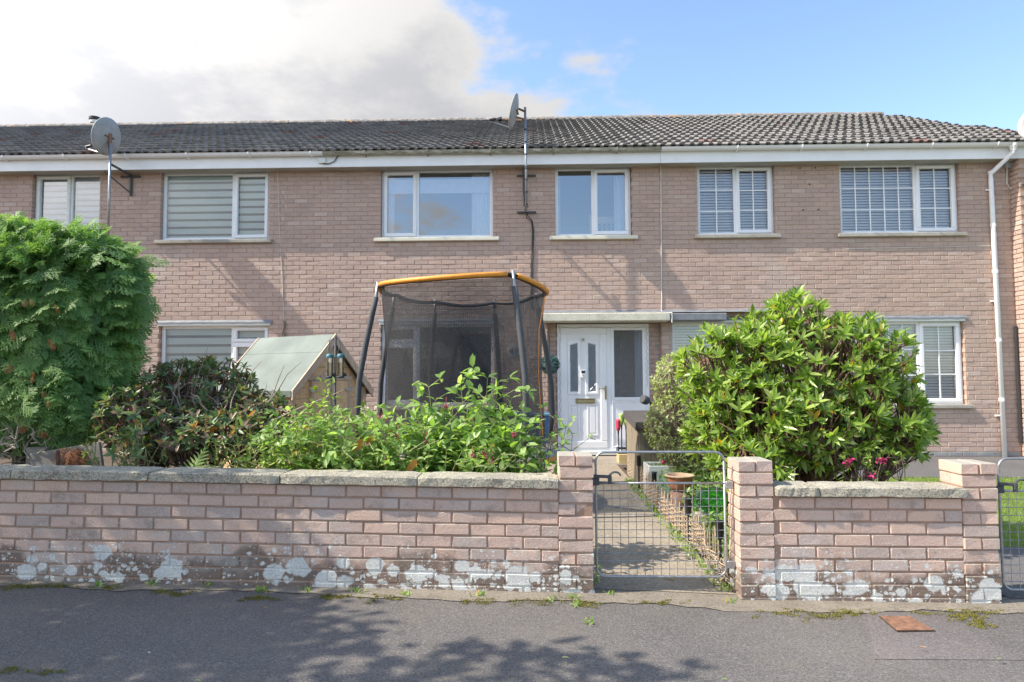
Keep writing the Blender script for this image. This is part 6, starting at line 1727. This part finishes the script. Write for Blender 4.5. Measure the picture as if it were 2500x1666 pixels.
# ------------------------------------------------------------------ bird feeder pole
FYd = 6.9; pt = D(771, 778, FYd); fpz = gg(pt.x, FYd)
fs = thing("bird_feeder_pole", (pt.x, FYd, fpz), "dark metal bird feeder pole with scrolled hooks in front of the playhouse", "feeder pole")
MB().tube([(pt.x, FYd, fpz - .05), (pt.x, FYd, pt.z)], .013, 8).build("pole", 'foam', fs, True)
MB().lathe([(.013, 0), (.016, .005), (.010, .02), (0, .03)], pt, 8).build("finial", 'foam', fs)
for s_ in (-1, 1):
    MB().tube([(pt.x, FYd, pt.z - .02), (pt.x + s_ * .03, FYd - .02, pt.z - .005), (pt.x + s_ * .055, FYd - .03, pt.z - .03), (pt.x + s_ * .06, FYd - .03, pt.z - .10), (pt.x + s_ * .065, FYd - .035, pt.z - .135), (pt.x + s_ * .085, FYd - .035, pt.z - .13)], .0045, 6).build("hook", 'foam', fs)
q = D(735, 870, FYd - .05)
MB().tube([(pt.x, FYd, q.z + .0), (pt.x - .03, FYd - .02, q.z + .05), (pt.x - .09, FYd - .04, q.z + .075), (pt.x - .14, FYd - .05, q.z + .03), (pt.x - .165, FYd - .05, q.z - .03), (pt.x - .20, FYd - .05, q.z - .035), (pt.x - .215, FYd - .05, q.z - .005), (pt.x - .20, FYd - .05, q.z + .02), (pt.x - .18, FYd - .05, q.z + .005)], .005, 6).build("scroll_hook", 'foam', fs)
q = D(790, 984, FYd - .02); MB().lathe([(0, 0), (.10, .003), (.115, .015), (.118, .025), (.112, .022), (0, .010)], (pt.x + .04, FYd - .02, q.z - .02), 18).build("seed_tray", 'foam', fs)
for s_, lab in ((-1, "left of the two tubular seed feeders with blue-green lids"), (1, "right of the two tubular seed feeders with blue-green lids")):
    c = D(758 if s_ < 0 else 785, 0, FYd - .05).x; c = D(758 if s_ < 0 else 783, 830, FYd - .05)
    ztop = D(783, 820, FYd - .05).z; zbot = D(783, 868, FYd - .05).z; R_ = .035
    fd = thing("seed_feeder", (c.x, FYd - .05, zbot), lab, "bird feeder", "hanging seed feeders")
    MB().lathe([(R_, zbot + .01), (R_, ztop)], (c.x, FYd - .05, 0), 16).build("tube", 'clear', fd, True)
    MB().lathe([(0, zbot + .012), (R_ * .93, zbot + .012), (R_ * .93, ztop - (.06 if s_ < 0 else .075)), (0, ztop - .06)], (c.x, FYd - .05, 0), 14).build("seed", 'seed', fd)
    MB().lathe([(R_ + .006, ztop - .012), (R_ + .007, ztop), (R_ + .004, ztop + .018), (R_ * .6, ztop + .032), (0, ztop + .036)], (c.x, FYd - .05, 0), 16).build("lid", 'teal', fd, True)
    MB().lathe([(0, zbot - .008), (R_ + .004, zbot - .006), (R_ + .005, zbot + .016), (R_, zbot + .018)], (c.x, FYd - .05, 0), 16).build("base_cap", 'foam', fd, True)
    mb = MB(); mb.tube([(c.x - R_ - .035, FYd - .05, zbot + .02), (c.x + R_ + .035, FYd - .05, zbot + .02)], .004, 5); mb.cbox(c.x + R_, c.x + R_ + .025, FYd - .065, FYd - .035, zbot + .022, zbot + .05, .004); mb.build("perch", 'foam', fd)
    MB().tube([(c.x - R_, FYd - .05, ztop), (c.x - R_ * .7, FYd - .05, ztop + .09), (c.x, FYd - .05, ztop + .13), (c.x + R_ * .7, FYd - .05, ztop + .09), (c.x + R_, FYd - .05, ztop)], .002, 4).build("wire_handle", 'galv', fd)

# ------------------------------------------------------------------ pavement details
mq = [G(2022, 1420.5), G(2090, 1420.5), G(2146, 1452.5), G(2062, 1453.5)]
mh = tag(mesh_obj("inspection_cover", [p + Vector((0, 0, .012)) for p in mq] + [p + Vector((0, 0, -.01)) for p in mq], [(3, 2, 1, 0), (0, 1, 5, 4), (1, 2, 6, 5), (2, 3, 7, 6), (3, 0, 4, 7)], 'rust'), "rusty orange metal inspection cover set in the pavement patch", "cover")
mc = sum((p for p in mq), Vector()) / 4
mesh_obj("cover_frame", [mc + (p - mc) * 1.06 + Vector((0, 0, .009)) for p in mq] + [p + Vector((0, 0, .009)) for p in mq], [(0, 1, 5, 4), (1, 2, 6, 5), (2, 3, 7, 6), (3, 0, 4, 7)], 'dark', mh)
def clump(n, pts_fn, L, W, mat, name, label, cat, up=1.0):
    p = np.array([list(pts_fn()) for _ in range(n)]); d = unit(rng.normal(0, .7, (n, 3)) + np.array([0, 0, up]))
    o = leaf_mesh(name, leaf_verts(p, d, unit(rng.normal(size=(n, 3))), rng.uniform(L * .5, L, n), rng.uniform(W * .6, W, n), rng.uniform(0, .4, n)), mat, None); return tag(o, label, cat, kind="stuff")
patches = [(40, 1348, 60, 5), (130, 1352, 50, 5), (250, 1352, 30, 3), (395, 1365, 35, 5), (590, 1378, 30, 4), (770, 1372, 25, 5), (880, 1376, 25, 3), (1100, 1384, 40, 5), (1250, 1382, 70, 5), (1330, 1390, 30, 4), (1500, 1386, 40, 3), (1830, 1410, 50, 7), (1900, 1418, 60, 7), (1960, 1408, 40, 4), (2180, 1412, 45, 7), (2240, 1408, 40, 5), (2220, 1424, 30, 6), (2260, 1436, 20, 6), (30, 1545, 60, 8)]
def moss_pt():
    x, y, sx, sy = patches[rng.integers(len(patches))]; k = rng.integers(0, 14); r2 = np.random.default_rng(int(x * 31 + y * 7 + k)); cx, cy = x + r2.normal(0, sx * .8), y + r2.normal(0, sy * .8)
    q = G(cx + rng.normal(0, 2 + sx * .10), cy + rng.normal(0, .9 + sy * .12)); q.z += .004; return q
clump(8000, moss_pt, .010, .008, 'moss', "moss", "yellow-green moss along the foot of the garden walls", "moss")
wp = [(225, 1350), (348, 1345), (350, 1338), (480, 1345), (600, 1360), (1320, 1376), (1325, 1392), (1355, 1434), (1100, 1372), (820, 1362), (705, 1360), (1400, 1368), (1680, 1385), (1270, 1378), (930, 1370)]
def weed_pt():
    x, y = wp[rng.integers(len(wp))]; q = G(x + rng.normal(0, 6), y + rng.normal(0, 3)); q.z += .004; return q
clump(220, weed_pt, .045, .014, 'shrub', "weeds", "small green weeds sprouting along the wall foot", "weeds")
def grass_pt(): x, y = rng.uniform(2.65, 8.5), 5.45 + 3.25 * rng.random(); return (x, y, gg(x, y) + .006)
clump(26000, grass_pt, .05, .008, 'yellow_shrub', "grass", "short sunlit grass of the lawn beyond the right-hand gate", "grass", 1.6)
def path_weed():
    y = rng.uniform(4.3, 8.5); x = (1.25 if rng.random() < .7 else .42) + rng.normal(0, .035); return (x, y, gg(x, y) + .012)
clump(700, path_weed, .06, .020, 'shrub', "path_weeds", "small weeds along the edges of the garden path", "weeds")
litter = [(1539, 1337, 'yellow_leaf', .085, "yellow fallen leaf lying under the wire gate"), (345, 1512, 'white_petal', .022, "small white petal on the pavement at the lower left"), (1434, 1528, 'orange_leaf', .03, "orange leaf scrap on the pavement below the gate pier"),
          (1700, 1366, 'orange_leaf', .10, "orange withered frond at the foot of the right gate pier"), (2120, 1498, 'orange_leaf', .03, "brown leaf scrap on the tarmac patch"), (1300, 1525, 'shrub', .04, "green leaf scrap on the dappled pavement"), (455, 1598 - 20, 'shrub', .035, "green blade lying at the lower left of the pavement"), (2300, 1528, 'shrub', .035, "pale green leaf at the right edge of the pavement"), (1665, 1585 - 10, 'shrub', .03, "green leaf scrap at the bottom of the dappled shade"), (610, 1408, 'orange_leaf', .03, "tiny brown leaf on the shaded pavement")]
for x, y, mt_, L_, lab in litter:
    q = G(x, y); V = leaf_verts(np.array([[q.x - L_ / 2, q.y, q.z + .028]]), np.array([[1., rng.normal(0, .4), .06]]), np.array([[0, 0, 1.]]), np.array([L_]), np.array([L_ * .42]), np.array([.15]))
    tag(mesh_obj("fallen_leaf", V[0], LEAF_F, mt_, None, True), lab, "leaf")
for x, y in ((1395, 1345), (1320, 1377), (1690, 1385)):
    pass

# ------------------------------------------------------------------ street tree just out of view on the left, whose shade falls on the wall and pavement
tb_ = Vector((-6.6, 1.3, gz(-6.6)))
tree = thing("street_tree", tb_, "broadleaf street tree on the verge left of the garden wall", "tree")
ell = [(-6.6, 1.5, 4.6, 1.7, 1.5, 1.2), (-5.7, 2.2, 4.0, 1.0, .9, .8), (-5.5, .7, 4.2, 1.1, 1.1, .9), (-7.6, 1.2, 4.2, 1.1, 1.2, 1.0), (-6.4, 3.2, 4.3, 1.2, .9, .9), (-4.2, 1.9, 4.5, .75, .55, .35)]
P, N = tips_in(ell, 1900, .35)
mb = MB(); mb.tube([tb_, tb_ + Vector((.05, 0, 1.2)), tb_ + Vector((0, .1, 2.6)), tb_ + Vector((.1, .1, 3.8))], [.17, .14, .12, .07], 10); mb.build("trunk", 'bark', tree, True)
mb = MB(); stems(mb, (tb_.x, tb_.y, 2.6), P[::4], .06, 14, .05, .006); mb.build("limbs", 'bark', tree, True)
n = 7; p = np.repeat(P, n, 0) + rng.normal(0, .09, (len(P) * n, 3)); d = unit(rng.normal(size=p.shape) + np.array([0, 0, -.2]))
leaf_mesh("crown", leaf_verts(p, d, unit(rng.normal(size=p.shape)), rng.uniform(.09, .15, len(p)), rng.uniform(.06, .10, len(p)), rng.uniform(0, .3, len(p))), 'tree_leaf', tree)
